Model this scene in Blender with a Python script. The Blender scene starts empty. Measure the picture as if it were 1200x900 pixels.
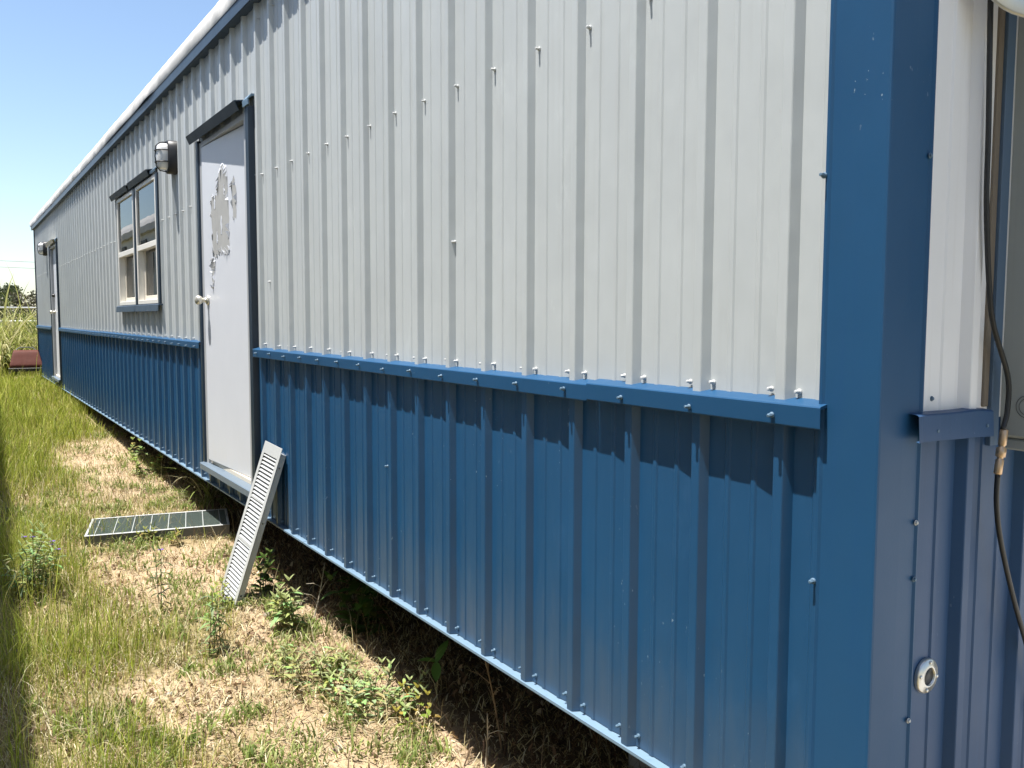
import bpy, math, random
import numpy as np
from mathutils import Vector, Matrix
rnd = random.Random(11)
rng = np.random.default_rng(7)
sc = bpy.context.scene
col = sc.collection
R = math.radians

# ------------------------------------------------------------------ helpers
class MB:
    """collects boxes, prisms, tubes, sheets; build() links them as one mesh object"""
    def __init__(s): s.v = []; s.f = []; s.smooth = []
    def add(s, vs, fs, sm=False):
        o = len(s.v); s.v += [tuple(v) for v in vs]
        for f in fs: s.f.append(tuple(i + o for i in f)); s.smooth.append(sm)
        return s
    def box(s, x0, x1, y0, y1, z0, z1, M=None, bev=0.0):
        x0, x1 = min(x0, x1), max(x0, x1); y0, y1 = min(y0, y1), max(y0, y1); z0, z1 = min(z0, z1), max(z0, z1)
        if bev <= 0:
            vs = [(x, y, z) for z in (z0, z1) for y in (y0, y1) for x in (x0, x1)]
            fs = [(0, 2, 3, 1), (4, 5, 7, 6), (0, 1, 5, 4), (2, 6, 7, 3), (0, 4, 6, 2), (1, 3, 7, 5)]
        else:
            b = min(bev, (x1-x0)*.49, (y1-y0)*.49, (z1-z0)*.49)
            c = ((x0+x1)/2, (y0+y1)/2, (z0+z1)/2); h = ((x1-x0)/2, (y1-y0)/2, (z1-z0)/2)
            vs = []; idx = {}
            for sx in (-1, 1):
                for sy in (-1, 1):
                    for sz in (-1, 1):
                        for a in range(3):
                            p = [c[0]+sx*(h[0]-b), c[1]+sy*(h[1]-b), c[2]+sz*(h[2]-b)]
                            p[a] += (sx, sy, sz)[a]*b
                            idx[(sx, sy, sz, a)] = len(vs); vs.append(tuple(p))
            fs = []
            for a in range(3):
                o1, o2 = [i for i in range(3) if i != a]
                for sg in (-1, 1):
                    q = []
                    for (u, w) in ((-1, -1), (1, -1), (1, 1), (-1, 1)):
                        k = [0, 0, 0]; k[a] = sg; k[o1] = u; k[o2] = w; q.append(idx[(k[0], k[1], k[2], a)])
                    fs.append(q)
            for a in range(3):          # edges along axis a
                o1, o2 = [i for i in range(3) if i != a]
                for u in (-1, 1):
                    for w in (-1, 1):
                        def K(sa, ax):
                            k = [0, 0, 0]; k[a] = sa; k[o1] = u; k[o2] = w; return idx[(k[0], k[1], k[2], ax)]
                        fs.append((K(-1, o1), K(1, o1), K(1, o2), K(-1, o2)))
            for sx in (-1, 1):
                for sy in (-1, 1):
                    for sz in (-1, 1): fs.append(tuple(idx[(sx, sy, sz, a)] for a in range(3)))
        if M is not None: vs = [tuple(M @ Vector(v)) for v in vs]
        return s.add(vs, fs)
    def prism(s, pts, axis, a0, a1, closed=True, caps=True, sm=False):
        """extrude a 2D outline along an axis: axis 'y' -> pts are (x,z); 'z' -> (x,y); 'x' -> (y,z)"""
        def P(p, a): return {'y': (p[0], a, p[1]), 'z': (p[0], p[1], a), 'x': (a, p[0], p[1])}[axis]
        n = len(pts); vs = [P(p, a0) for p in pts] + [P(p, a1) for p in pts]
        fs = [(i, (i+1) % n, n+(i+1) % n, n+i) for i in range(n if closed else n-1)]
        if closed and caps: fs += [tuple(range(n))[::-1], tuple(range(n, 2*n))]
        return s.add(vs, fs, sm)
    def tube(s, path, r, n=8, caps=True, sm=True):
        path = [Vector(p) for p in path]; m = len(path)
        rs = r if isinstance(r, (list, tuple)) else [r]*m
        up = Vector((0, 0, 1)); vs = []; fs = []
        t0 = (path[1]-path[0]).normalized()
        side = t0.cross(up)
        if side.length < .05: side = t0.cross(Vector((0, 1, 0)))
        side.normalize()
        for i, p in enumerate(path):
            t = (path[min(i+1, m-1)]-path[max(i-1, 0)]).normalized()
            side = (side - t*side.dot(t)).normalized(); b = t.cross(side)
            for k in range(n):
                a = 2*math.pi*k/n; vs.append(p + (side*math.cos(a)+b*math.sin(a))*rs[i])
        for i in range(m-1):
            for k in range(n): fs.append((i*n+k, i*n+(k+1) % n, (i+1)*n+(k+1) % n, (i+1)*n+k))
        if caps: fs += [tuple(range(n))[::-1], tuple(range((m-1)*n, m*n))]
        return s.add(vs, fs, sm)
    def lathe(s, prof, c, ax, n=24, sm=True):
        """prof: (r, h) along axis vector ax from c"""
        ax = Vector(ax).normalized(); u = ax.orthogonal().normalized(); w = ax.cross(u); c = Vector(c)
        vs = []; fs = []; m = len(prof)
        for r, h in prof:
            for k in range(n):
                a = 2*math.pi*k/n; vs.append(c+ax*h+(u*math.cos(a)+w*math.sin(a))*r)
        for i in range(m-1):
            for k in range(n): fs.append((i*n+k, i*n+(k+1) % n, (i+1)*n+(k+1) % n, (i+1)*n+k))
        return s.add(vs, fs, sm)
    def build(s, name, mat, parent=None, merge=False):
        me = bpy.data.meshes.new(name); me.from_pydata(s.v, [], s.f); me.update()
        me.polygons.foreach_set('use_smooth', s.smooth)
        if mat: me.materials.append(mat)
        o = bpy.data.objects.new(name, me); col.objects.link(o)
        if parent: o.parent = parent
        return o

def tag(o, label=None, cat=None, group=None, kind=None):
    if label: o['label'] = label
    if cat: o['category'] = cat
    if group: o['group'] = group
    if kind: o['kind'] = kind
    return o
def empty(name, loc=(0, 0, 0)):
    o = bpy.data.objects.new(name, None); col.objects.link(o); o.location = loc; o.empty_display_size = .2
    return o
def arr_mesh(name, co, quads, tris, mat, attr=None, parent=None):
    """fast mesh from numpy arrays; attr = per-vertex colour"""
    me = bpy.data.meshes.new(name)
    nq, nt = len(quads), len(tris)
    me.vertices.add(len(co)); me.vertices.foreach_set('co', co.astype(np.float32).ravel())
    me.loops.add(nq*4+nt*3); me.polygons.add(nq+nt)
    li = np.concatenate([quads.ravel(), tris.ravel()]) if nt else quads.ravel()
    me.loops.foreach_set('vertex_index', li.astype(np.int32))
    st = np.concatenate([np.arange(nq)*4, nq*4+np.arange(nt)*3]); me.polygons.foreach_set('loop_start', st.astype(np.int32))
    me.update(calc_edges=True); me.validate()
    if attr is not None:
        a = me.color_attributes.new('tint', 'FLOAT_COLOR', 'POINT')
        a.data.foreach_set('color', np.concatenate([attr, np.ones((len(attr), 1))], 1).astype(np.float32).ravel())
    me.materials.append(mat)
    o = bpy.data.objects.new(name, me); col.objects.link(o)
    if parent: o.parent = parent
    return o

# ------------------------------------------------------------------ materials
def newmat(name):
    m = bpy.data.materials.new(name); m.use_nodes = True; nt = m.node_tree; nt.nodes.clear()
    out = nt.nodes.new('ShaderNodeOutputMaterial'); b = nt.nodes.new('ShaderNodeBsdfPrincipled')
    nt.links.new(b.outputs[0], out.inputs[0]); return m, nt, b, out
def N(nt, t, **kw):
    n = nt.nodes.new(t)
    for k, v in kw.items():
        if k.startswith('i_'): n.inputs[k[2:].replace('_', ' ')].default_value = v
        else: setattr(n, k, v)
    return n
def coords(nt, scale=(1, 1, 1), loc=(0, 0, 0)):
    tc = N(nt, 'ShaderNodeTexCoord'); mp = N(nt, 'ShaderNodeMapping'); mp.inputs['Scale'].default_value = scale; mp.inputs['Location'].default_value = loc
    nt.links.new(tc.outputs['Object'], mp.inputs[0]); return mp.outputs[0]
def noise(nt, vec, scale, detail=4, rough=.55):
    n = N(nt, 'ShaderNodeTexNoise'); n.inputs['Scale'].default_value = scale; n.inputs['Detail'].default_value = detail; n.inputs['Roughness'].default_value = rough
    nt.links.new(vec, n.inputs['Vector']); return n.outputs['Fac']
def ramp(nt, fac, a, b, c0=(0, 0, 0, 1), c1=(1, 1, 1, 1)):
    r = N(nt, 'ShaderNodeValToRGB'); r.color_ramp.elements[0].position = a; r.color_ramp.elements[1].position = b
    r.color_ramp.elements[0].color = c0; r.color_ramp.elements[1].color = c1
    nt.links.new(fac, r.inputs[0]); return r.outputs[0]
def mixc(nt, fac, a, b, mode='MIX'):
    m = N(nt, 'ShaderNodeMix'); m.data_type = 'RGBA'; m.blend_type = mode
    for sock, v in ((0, fac), (6, a), (7, b)):
        if hasattr(v, 'links') or isinstance(v, bpy.types.NodeSocket): nt.links.new(v, m.inputs[sock])
        else: m.inputs[sock].default_value = v if sock == 0 else (*v[:3], 1)
    return m.outputs[2]
def mul(nt, a, b, op='MULTIPLY'):
    m = N(nt, 'ShaderNodeMath'); m.operation = op
    for i, v in enumerate((a, b)):
        if isinstance(v, bpy.types.NodeSocket): nt.links.new(v, m.inputs[i])
        else: m.inputs[i].default_value = v
    return m.outputs[0]

def paint(name, base, rough=.35, dark=None, fleck=None, dust=None, wave=.06, spec=.5, streak=.25, metal=0, cloud=.10, sheet=0):
    """sprayed sheet metal: faint clouding, vertical run marks, chips, dust from the ground, slight oil-canning"""
    m, nt, b, out = newmat(name)
    v = coords(nt); vs = coords(nt, (26, 26, .9))
    c = mixc(nt, ramp(nt, noise(nt, v, 1.7, 5), .3, .75), [x*(1-cloud) for x in base], [min(1, x*(1+cloud*.6)) for x in base])
    st = mul(nt, ramp(nt, noise(nt, vs, 1.6, 3), .55, .8), streak)
    c = mixc(nt, st, c, dark or [x*.7 for x in base])
    if sheet:
        tc = N(nt, 'ShaderNodeTexCoord'); sp = N(nt, 'ShaderNodeSeparateXYZ'); nt.links.new(tc.outputs['Object'], sp.inputs[0])
        m1 = mul(nt, mul(nt, sp.outputs['Y'], .185, 'SUBTRACT'), 1/.9144); m2 = N(nt, 'ShaderNodeMath'); m2.operation = 'FLOOR'; nt.links.new(m1, m2.inputs[0])
        wn = N(nt, 'ShaderNodeTexWhiteNoise'); wn.noise_dimensions = '1D'; nt.links.new(m2.outputs[0], wn.inputs['W'])
        c = mixc(nt, mul(nt, wn.outputs['Value'], sheet), c, [x*.72 for x in base])
        sc_ = ramp(nt, noise(nt, coords(nt, (3, 3, 1.1)), 2.2, 6, .72), .60, .74)      # scuffs and chalky rubs
        c = mixc(nt, mul(nt, sc_, .22), c, [min(1, x*1.5+.03) for x in base])
    if dust:
        tc = N(nt, 'ShaderNodeTexCoord'); sp = N(nt, 'ShaderNodeSeparateXYZ'); nt.links.new(tc.outputs['Object'], sp.inputs[0])
        h = mul(nt, noise(nt, coords(nt, (30, 30, 6)), 1.2, 5), .36)
        d = N(nt, 'ShaderNodeMapRange'); nt.links.new(mul(nt, sp.outputs['Z'], h, 'SUBTRACT'), d.inputs[0])
        d.inputs[1].default_value = -.17; d.inputs[2].default_value = .12; d.inputs[3].default_value = .2; d.inputs[4].default_value = 0
        c = mixc(nt, d.outputs[0], c, dust)
    if fleck:
        f1 = ramp(nt, noise(nt, coords(nt, (1, 1, .55)), 95, 2, .5), .715, .735)
        f2 = ramp(nt, noise(nt, v, 2.3, 2),   .54, .66)
        c = mixc(nt, mul(nt, mul(nt, f1, f2), .6), c, fleck)
    nt.links.new(c, b.inputs['Base Color'])
    rr = N(nt, 'ShaderNodeMapRange'); nt.links.new(noise(nt, v, 9, 5), rr.inputs[0]); rr.inputs[3].default_value = rough-.07; rr.inputs[4].default_value = rough+.1
    nt.links.new(rr.outputs[0], b.inputs['Roughness']); b.inputs['Specular IOR Level'].default_value = spec; b.inputs['Metallic'].default_value = metal
    bp = N(nt, 'ShaderNodeBump'); bp.inputs['Strength'].default_value = wave; bp.inputs['Distance'].default_value = .05
    nt.links.new(noise(nt, coords(nt, (1, 2.2, .8)), 3.2, 3), bp.inputs['Height'])
    bp2 = N(nt, 'ShaderNodeBump'); bp2.inputs['Strength'].default_value = .05; bp2.inputs['Distance'].default_value = .002
    nt.links.new(noise(nt, v, 160, 2), bp2.inputs['Height']); nt.links.new(bp.outputs[0], bp2.inputs['Normal'])
    nt.links.new(bp2.outputs[0], b.inputs['Normal'])
    return m
BLUE = (.016, .076, .170)
M = {}
M['white'] = paint('white_painted_steel', (.475, .502, .50), .40, dark=(.36, .36, .33), wave=.10, sheet=.10, streak=.20, cloud=.06, fleck=(.42, .42, .40))
M['blue'] = paint('blue_painted_steel', BLUE, .30, dark=(.012, .06, .15), fleck=(.30, .40, .48), dust=(.14, .145, .13), wave=.10, sheet=.22, streak=.3)
M['bluetrim'] = paint('blue_trim_steel', (.015, .072, .162), .42, spec=.28, dark=(.012, .06, .16), fleck=(.36, .44, .5), wave=.04, streak=.3)
M['navy'] = paint('shaded_navy_trim', (.011, .024, .042), .40, dark=(.012, .02, .025), fleck=(.2, .25, .28), wave=.03)  # trim blue darkened to hold the shade of faces turned from the sun
M['bluedull'] = paint('dull_blue_steel', (.027, .074, .165), .45, spec=.35, dark=(.025, .055, .12), fleck=(.26, .33, .42), dust=(.06, .08, .12), wave=.05, streak=.5)  # duller, rougher variant of the blue
M['fascia'] = paint('slate_blue_fascia', (.040, .068, .105), .42, dark=(.03, .05, .08), fleck=(.2, .25, .28), wave=.04)
M['sillblue'] = paint('grey_blue_sill', (.13, .17, .21), .4, dark=(.08, .1, .12), wave=.03)
M['jtrim'] = paint('chalky_blue_channel', (.095, .15, .225), .5, dark=(.06, .08, .1), wave=.03, streak=.5)
M['ledge'] = paint('bleached_sunlit_blue', (.17, .26, .35), .4, dark=(.06, .12, .2), wave=.05, streak=.3)  # bleached paint with sun glare put into the colour, for ledge and tabs
M['endwhite_lifted'] = paint('lifted_white_end_steel', (.84, .83, .82), .38, dark=(.60, .56, .50), wave=.05, streak=.3, cloud=.06)  # front's white paint made brighter to offset the shade on the end wall
M['membrane'] = paint('roof_membrane', (.72, .70, .66), .8, dark=(.45, .42, .36), wave=.3, streak=.1, spec=.2, cloud=.16)
M['door'] = paint('door_paint', (.64, .66, .70), .36, dark=(.52, .53, .55), wave=.03, streak=.12, dust=(.62, .58, .50), cloud=.05)
M['bare'] = paint('bare_primer', (.40, .40, .385), .7, dark=(.25, .25, .24), wave=.2)
M['frame'] = paint('grey_door_frame', (.40, .41, .42), .4, wave=.02)
M['cream'] = paint('cream_vinyl', (.72, .66, .55), .45, dark=(.45, .38, .3), wave=.02)
M['vinyl'] = paint('white_vinyl', (.77, .745, .68), .4, wave=.02)
M['screwwhite'] = paint('white_screw', (.52, .53, .52), .55, wave=0)
M['screwblue'] = paint('weathered_screw', (.10, .17, .24), .5, wave=0)
M['black'] = paint('black_plastic', (.018, .018, .018), .45, wave=0)
M['galv'] = paint('galvanised_steel', (.49, .50, .49), .45, dark=(.36, .37, .36), wave=.03, metal=.15)
M['galvdark'] = paint('dark_galvanised_steel', (.11, .115, .115), .5, dark=(.06, .06, .06), wave=.03, metal=.3)
M['grate'] = paint('greenish_grating', (.115, .15, .128), .6, dark=(.07, .09, .08), wave=.03)
M['acgrey'] = paint('grey_cabinet_paint', (.36, .38, .365), .45, dark=(.25, .25, .22), wave=.03)
M['steel'] = paint('cast_metal', (.62, .61, .57), .3, wave=.05, metal=.8)
M['brass'] = paint('brass', (.60, .42, .26), .35, wave=0, metal=.7)
M['knob'] = paint('worn_knob', (.70, .66, .56), .3, wave=0, metal=.7)
M['brown'] = paint('brown_vinyl', (.105, .032, .022), .62, dark=(.05, .018, .014), wave=.25, spec=.2, streak=.5)
M['rust'] = paint('rusty_tube', (.10, .075, .06), .6, wave=0)
M['concrete'] = paint('concrete_block', (.30, .29, .27), .9, wave=.3)
M['chassis'] = paint('black_chassis', (.03, .028, .025), .7, wave=0)
M['grime'] = paint('brown_grime', (.20, .165, .125), .8, wave=.2)
M['room'] = paint('interior_wall', (.38, .37, .35), .9, wave=0)
M['pale'] = paint('pale_siding', (.70, .69, .66), .5, dark=(.5, .48, .44), wave=.05)
M['fencewhite'] = paint('white_pipe', (.75, .74, .70), .5, wave=0)
M['wood'] = paint('weathered_wood', (.20, .16, .12), .8, wave=.3)

def glassmat(name, tint=(.85, .9, .9), ior=1.75):
    m, nt, b, out = newmat(name); nt.nodes.remove(b)
    t = N(nt, 'ShaderNodeBsdfTransparent'); t.inputs[0].default_value = (*tint, 1)
    g = N(nt, 'ShaderNodeBsdfGlossy'); g.inputs['Roughness'].default_value = .012
    f = N(nt, 'ShaderNodeFresnel'); f.inputs['IOR'].default_value = ior
    bp = N(nt, 'ShaderNodeBump'); bp.inputs['Strength'].default_value = .012; bp.inputs['Distance'].default_value = .05
    nt.links.new(noise(nt, coords(nt), 2.5, 1), bp.inputs['Height']); nt.links.new(bp.outputs[0], g.inputs['Normal'])
    mx = N(nt, 'ShaderNodeMixShader')
    nt.links.new(f.outputs[0], mx.inputs[0]); nt.links.new(t.outputs[0], mx.inputs[1]); nt.links.new(g.outputs[0], mx.inputs[2]); nt.links.new(mx.outputs[0], out.inputs[0])
    return m
M['glass'] = glassmat('window_glass', (.6, .64, .62))
def lensmat():
    m, nt, b, out = newmat('frosted_lens'); b.inputs['Base Color'].default_value = (.72, .72, .70, 1); b.inputs['Roughness'].default_value = .25
    b.inputs['Transmission Weight'].default_value = .25; return m
M['lens'] = lensmat()

def leafmat(name, trans=.35, rough=.5, vary=.3):
    m, nt, b, out = newmat(name)
    a = N(nt, 'ShaderNodeAttribute'); a.attribute_name = 'tint'
    c = a.outputs['Color']
    c = mixc(nt, ramp(nt, noise(nt, coords(nt), 9, 2), .3, .7), c, mixc(nt, vary, c, (.0, .0, .0)))
    nt.links.new(c, b.inputs['Base Color']); b.inputs['Roughness'].default_value = rough; b.inputs['Specular IOR Level'].default_value = .18
    t = N(nt, 'ShaderNodeBsdfTranslucent'); nt.links.new(c, t.inputs[0])
    mx = N(nt, 'ShaderNodeMixShader'); mx.inputs[0].default_value = trans
    nt.links.new(b.outputs[0], mx.inputs[1]); nt.links.new(t.outputs[0], mx.inputs[2]); nt.links.new(mx.outputs[0], out.inputs[0]); return m
M['leaf'] = leafmat('leaf_tissue'); M['straw'] = leafmat('dry_straw', .12, .7)

# ------------------------------------------------------------------ terrain
def gz(y):
    y = np.clip(y, -2, 26.6); return -.535 + .04*y - .00075*y*y
def vnoise(x, y, f, seed):
    """smooth value noise, vectorised"""
    r = np.random.default_rng(seed); T = r.random((64, 64))
    x = np.asarray(x)*f; y = np.asarray(y)*f; xi = np.floor(x).astype(int); yi = np.floor(y).astype(int); fx = x-xi; fy = y-yi
    fx = fx*fx*(3-2*fx); fy = fy*fy*(3-2*fy); g = lambda a, b: T[a % 64, b % 64]
    return (g(xi, yi)*(1-fx)+g(xi+1, yi)*fx)*(1-fy)+(g(xi, yi+1)*(1-fx)+g(xi+1, yi+1)*fx)*fy
def ground_h(x, y):
    x = np.asarray(x, float); y = np.asarray(y, float)
    h = gz(y) + .035*(vnoise(x+9, y+9, 1.3, 1)-.5) + .022*(vnoise(x+9, y+9, 5, 2)-.5)
    h += .008*(vnoise(x+9, y+9, 17, 3)-.5)
    h += .055*np.exp(-((x+.17)**2/.035+(y-3.28)**2/.10))
    return h
# bare, trampled soil patches: (x, y, rx, ry, amount) on the ground
BARE = [(-.30, 4.15, .36, .62, 1.0), (-.10, 7.5, .42, 1.5, .9), (-.22, 2.0, .34, .9, .75), (-.05, 3.25, .20, .45, .9), (-.66, 2.55, .22, .32, .85), (-.45, 4.3, .38, .42, .8),
        (.45, 3, .5, 3.5, 1.0), (.55, 8, .5, 4, .9), (-.95, 6.2, .25, .4, .5), (-.35, 5.75, .3, .3, .35), (-.55,1.7,.5,.35,.45)]
def bare_at(x, y):
    b = np.zeros_like(np.asarray(x, float))
    wx = (vnoise(x+3, y+3, 4, 5)-.5)*.25; wy = (vnoise(x+5, y+1, 4, 6)-.5)*.35
    for cx, cy, rx, ry, a in BARE:
        d = np.sqrt(((x+wx-cx)/rx)**2+((y+wy-cy)/ry)**2); b = np.maximum(b, a*np.clip(1.45-d, 0, .6)/.6)
    return b
def lin(a, b, n): return list(np.linspace(a, b, n, endpoint=False))
xs = np.array([-900, -400, -150, -60, -25, -12, -6, -4] + lin(-3, 1.6, 116) + lin(1.6, 4.5, 16) + [4.5, 6, 10, 20, 50, 150, 400, 900])
ys = np.array([-900, -300, -100, -40, -15, -6, -3] + lin(-2, 11, 261) + lin(11, 26, 60) + [26, 32, 40, 55, 80, 130, 250, 500, 1200])
X, Y = np.meshgrid(xs, ys); Z = ground_h(X, Y)
co = np.stack([X, Y, Z], -1).reshape(-1, 3); nx, ny = len(xs), len(ys)
ii, jj = np.meshgrid(np.arange(nx-1), np.arange(ny-1)); i0 = (jj*nx+ii).ravel()
quads = np.stack([i0, i0+1, i0+1+nx, i0+nx], 1)
def groundmat():
    m, nt, b, out = newmat('sandy_soil'); v = coords(nt)
    c = mixc(nt, ramp(nt, noise(nt, v, 2.1, 6), .3, .72), (.40, .285, .180), (.52, .39, .265))
    c = mixc(nt, ramp(nt, noise(nt, v, 24, 6, .7), .52, .70), c, (.25, .165, .10))
    c = mixc(nt, mul(nt, ramp(nt, noise(nt, v, 70, 4, .7), .56, .72), .7), c, (.50, .41, .28))
    a = N(nt, 'ShaderNodeAttribute'); a.attribute_name = 'tint'
    sp = N(nt, 'ShaderNodeSeparateColor'); nt.links.new(a.outputs['Color'], sp.inputs[0])
    c = mixc(nt, mul(nt, sp.outputs[0], .75), c, mixc(nt, ramp(nt, noise(nt, v, 8, 5), .35, .65), (.13, .13, .035), (.22, .18, .07)))
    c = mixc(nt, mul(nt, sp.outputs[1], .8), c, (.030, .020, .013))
    nt.links.new(c, b.inputs['Base Color']); b.inputs['Roughness'].default_value = .95; b.inputs['Specular IOR Level'].default_value = .15
    bp = N(nt, 'ShaderNodeBump'); bp.inputs['Strength'].default_value = .6; bp.inputs['Distance'].default_value = .02
    nt.links.new(noise(nt, v, 38, 8, .7), bp.inputs['Height']); nt.links.new(bp.outputs[0], b.inputs['Normal']); return m
gr = 1-bare_at(co[:, 0], co[:, 1]); gr = np.where((co[:, 1] > 12), 1, gr)
under_shade = np.clip((co[:, 0]-.09)/.16, 0, 1)*(co[:, 0] < 4)*(co[:, 1] > -.2)*(co[:, 1] < 17.9)  # painted shade: soil darkened inward from the trailer's shadow line
g = arr_mesh('ground', co, quads, np.zeros((0, 3), int), groundmat(), np.stack([gr, under_shade, gr*0], 1)); tag(g, kind='structure')
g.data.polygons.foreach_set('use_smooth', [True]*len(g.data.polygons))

yx = np.linspace(.15, 9, 30); yy_ = np.linspace(-10, -.35, 30); A, B = np.meshgrid(yx, yy_); cy_ = np.stack([A, B, gz(B)+.045], -1).reshape(-1, 3)  # unseen pale yard, added to bounce sun onto the end wall
ii, jj = np.meshgrid(np.arange(29), np.arange(29)); i0 = (jj*30+ii).ravel()
def bouncemat():
    m, nt, b, out = newmat('bounce_gravel'); v = coords(nt)
    c = mixc(nt, ramp(nt, noise(nt, v, 60, 6, .7), .3, .7), (.46, .44, .40), (.66, .64, .60)); nt.links.new(c, b.inputs['Base Color']); b.inputs['Roughness'].default_value = .95
    bp = N(nt, 'ShaderNodeBump'); bp.inputs['Strength'].default_value = .6; bp.inputs['Distance'].default_value = .02; nt.links.new(noise(nt, v, 60, 6, .7), bp.inputs['Height']); nt.links.new(bp.outputs[0], b.inputs['Normal']); return m
tag(arr_mesh('bounce_yard', cy_, np.stack([i0, i0+1, i0+31, i0+30], 1), np.zeros((0, 3), int), bouncemat()), kind='structure')
# ------------------------------------------------------------------ blades
def blades(name, x, y, h, w, lean, tint, mat, segs=3, az=None, curl=.5, z0=None, parent=None):
    n = len(x); az = rng.random(n)*2*math.pi if az is None else az
    z = ground_h(x, y)-.01 if z0 is None else z0
    T = np.linspace(0, 1, segs+1); dx, dy = np.cos(az), np.sin(az); fa = az+math.pi/2+rng.normal(0, .5, n); wx, wy = np.cos(fa), np.sin(fa)
    V = []; 
    for k, t in enumerate(T):
        ang = lean*(t*(1-curl)+curl*t*t*1.6)
        if k == 0: px, py, pz = x.copy(), y.copy(), z.copy()
        else:
            L = h/segs; px = px+dx*np.sin(ang)*L; py = py+dy*np.sin(ang)*L; pz = pz+np.cos(ang)*L
        ww = w*(1-t**1.6)*.5+w*.05
        if k < segs:
            V.append(np.stack([px-wx*ww, py-wy*ww, pz], 1)); V.append(np.stack([px+wx*ww, py+wy*ww, pz], 1))
        else: V.append(np.stack([px, py, pz], 1))
    per = 2*segs+1; co = np.stack(V, 1).reshape(-1, 3); base = np.arange(n)*per
    q = np.concatenate([np.stack([base+2*k, base+2*k+1, base+2*k+3, base+2*k+2], 1) for k in range(segs-1)]) if segs > 1 else np.zeros((0, 4), int)
    t = np.stack([base+2*segs-2, base+2*segs-1, base+2*segs], 1)
    return arr_mesh(name, co, q, t, mat, np.repeat(tint, per, 0), parent)
def tints(n, cols, p, jit=.18):
    cols = np.array(cols); i = rng.choice(len(cols), n, p=p); return np.clip(cols[i]*(1+rng.normal(0, jit, (n, 1))), .005, 1)
GREENS = [(.41, .45, .07), (.31, .38, .045), (.55, .51, .16), (.18, .25, .035)]
DRY = [(.50, .42, .22), (.40, .31, .15), (.58, .52, .32), (.28, .20, .10)]
def scatter(n, x0, x1, y0, y1, dens):
    x = rng.uniform(x0, x1, n); y = rng.uniform(y0, y1, n); k = rng.random(n) < dens(x, y); return x[k], y[k]
def dens_green(x, y):
    b = bare_at(x, y); d = np.clip(1-b*1.05, .02, 1)
    tall = np.clip((-.50-x)/.35, 0, 1)
    patch = .25+.75*np.clip((vnoise(x+3, y+8, 2.6, 9)-.25)*2.2, 0, 1)
    near = np.where(y > 8.5, 1, np.clip(.30+.9*tall, 0, 1))
    under = np.where((x > .02) & (y < 11), .10, 1.)
    return d*patch*near*under
X_, Y_ = [], []
for (n, y0, y1, x0, x1) in ((16000, .9, 3, -1.6, .5), (24000, 3, 6, -1.5, .5), (20000, 6, 10, -1.5, .45), (22000, 10, 17, -1.5, .35), (9000, 17, 26, -2.5, 3.5)):
    a, b = scatter(n, x0, x1, y0, y1, dens_green); X_.append(a); Y_.append(b)
gx = np.concatenate(X_); gy = np.concatenate(Y_); n = len(gx)
ax_, ay_ = scatter(26000, -3.1, -1.5, .5, 17, lambda x, y: .35+.65*vnoise(x+9, y+3, 2, 51)); gx = np.concatenate([gx, ax_]); gy = np.concatenate([gy, ay_]); n = len(gx)
hh = rng.gamma(5, .028, n)*np.clip(.62+.13*gy, .7, 1)*np.clip(.55+.7*np.clip((-.45-gx)/.4, 0, 1)+.4*(gy > 8), .5, 1.35)*np.clip(1.15-bare_at(gx, gy), .35, 1)
tag(blades('grass', gx, gy, hh+.03, rng.uniform(.0022, .0050, n)*np.clip(gy/6, .8, 2.0), rng.uniform(.1, .9, n), tints(n, GREENS, [.42, .28, .2, .1]), M['leaf']), kind='stuff')
def dens_dry(x, y): return np.clip(.05+.75*vnoise(x+1, y+4, 3, 14)**1.6-.45*(y > 9)-.30*bare_at(x, y)-.25*(x > .1), .02, 1)
X_, Y_ = [], []
for (n, y0, y1, x0, x1) in ((15000, .9, 3.2, -1.6, .75), (13000, 3.2, 7, -1.5, .6), (10000, 7, 14, -1.4, .5)):
    a, b = scatter(n, x0, x1, y0, y1, dens_dry); X_.append(a); Y_.append(b)
gx = np.concatenate(X_); gy = np.concatenate(Y_); n = len(gx)
tag(blades('dry_grass', gx, gy, rng.gamma(4, .03, n)+.03, rng.uniform(.0018, .0038, n)*np.clip(gy/6, .85, 1.8), rng.uniform(.3, 1.6, n), tints(n, DRY, [.4, .25, .2, .15]), M['straw']), kind='stuff')
# straws, bits of leaf and twig lying on the soil
X_, Y_ = [], []
for (n, y0, y1, x0, x1) in ((30000, .9, 3.4, -1.4, .9), (20000, 3.4, 6.5, -1.2, .6), (14000, 6.5, 10, -1.2, .5)):
    a, b = scatter(n, x0, x1, y0, y1, lambda x, y: .35+.6*vnoise(x+2, y+2, 5, 15)); X_.append(a); Y_.append(b)
gx = np.concatenate(X_); gy = np.concatenate(Y_); n = len(gx)
tag(blades('straw_litter', gx, gy, rng.gamma(3, .014, n)+.008, rng.uniform(.002, .006, n), rng.uniform(1.25, 1.75, n), tints(n, DRY+[(.13, .08, .04), (.62, .55, .38)], [.28, .22, .14, .12, .12, .12], .25), M['straw'], segs=2, curl=.1,
           z0=ground_h(gx, gy)+rng.uniform(.001, .012, n)), kind='stuff')
# dead leaves
gx, gy = scatter(9000, -1.2, .9, .9, 7, lambda x, y: np.clip(vnoise(x+4, y+2, 3.3, 41)*1.5-.35, .02, 1)); n = len(gx)
tag(blades('leaf_litter', gx, gy, rng.gamma(6, .005, n)+.008, rng.uniform(.008, .020, n), rng.uniform(1.0, 1.7, n), tints(n, [(.30, .19, .11), (.42, .30, .18), (.20, .12, .07), (.55, .45, .31)], [.3, .3, .2, .2], .25), M['straw'], segs=3, curl=.6, z0=ground_h(gx, gy)+rng.uniform(.002, .012, n)), kind='stuff')
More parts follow.
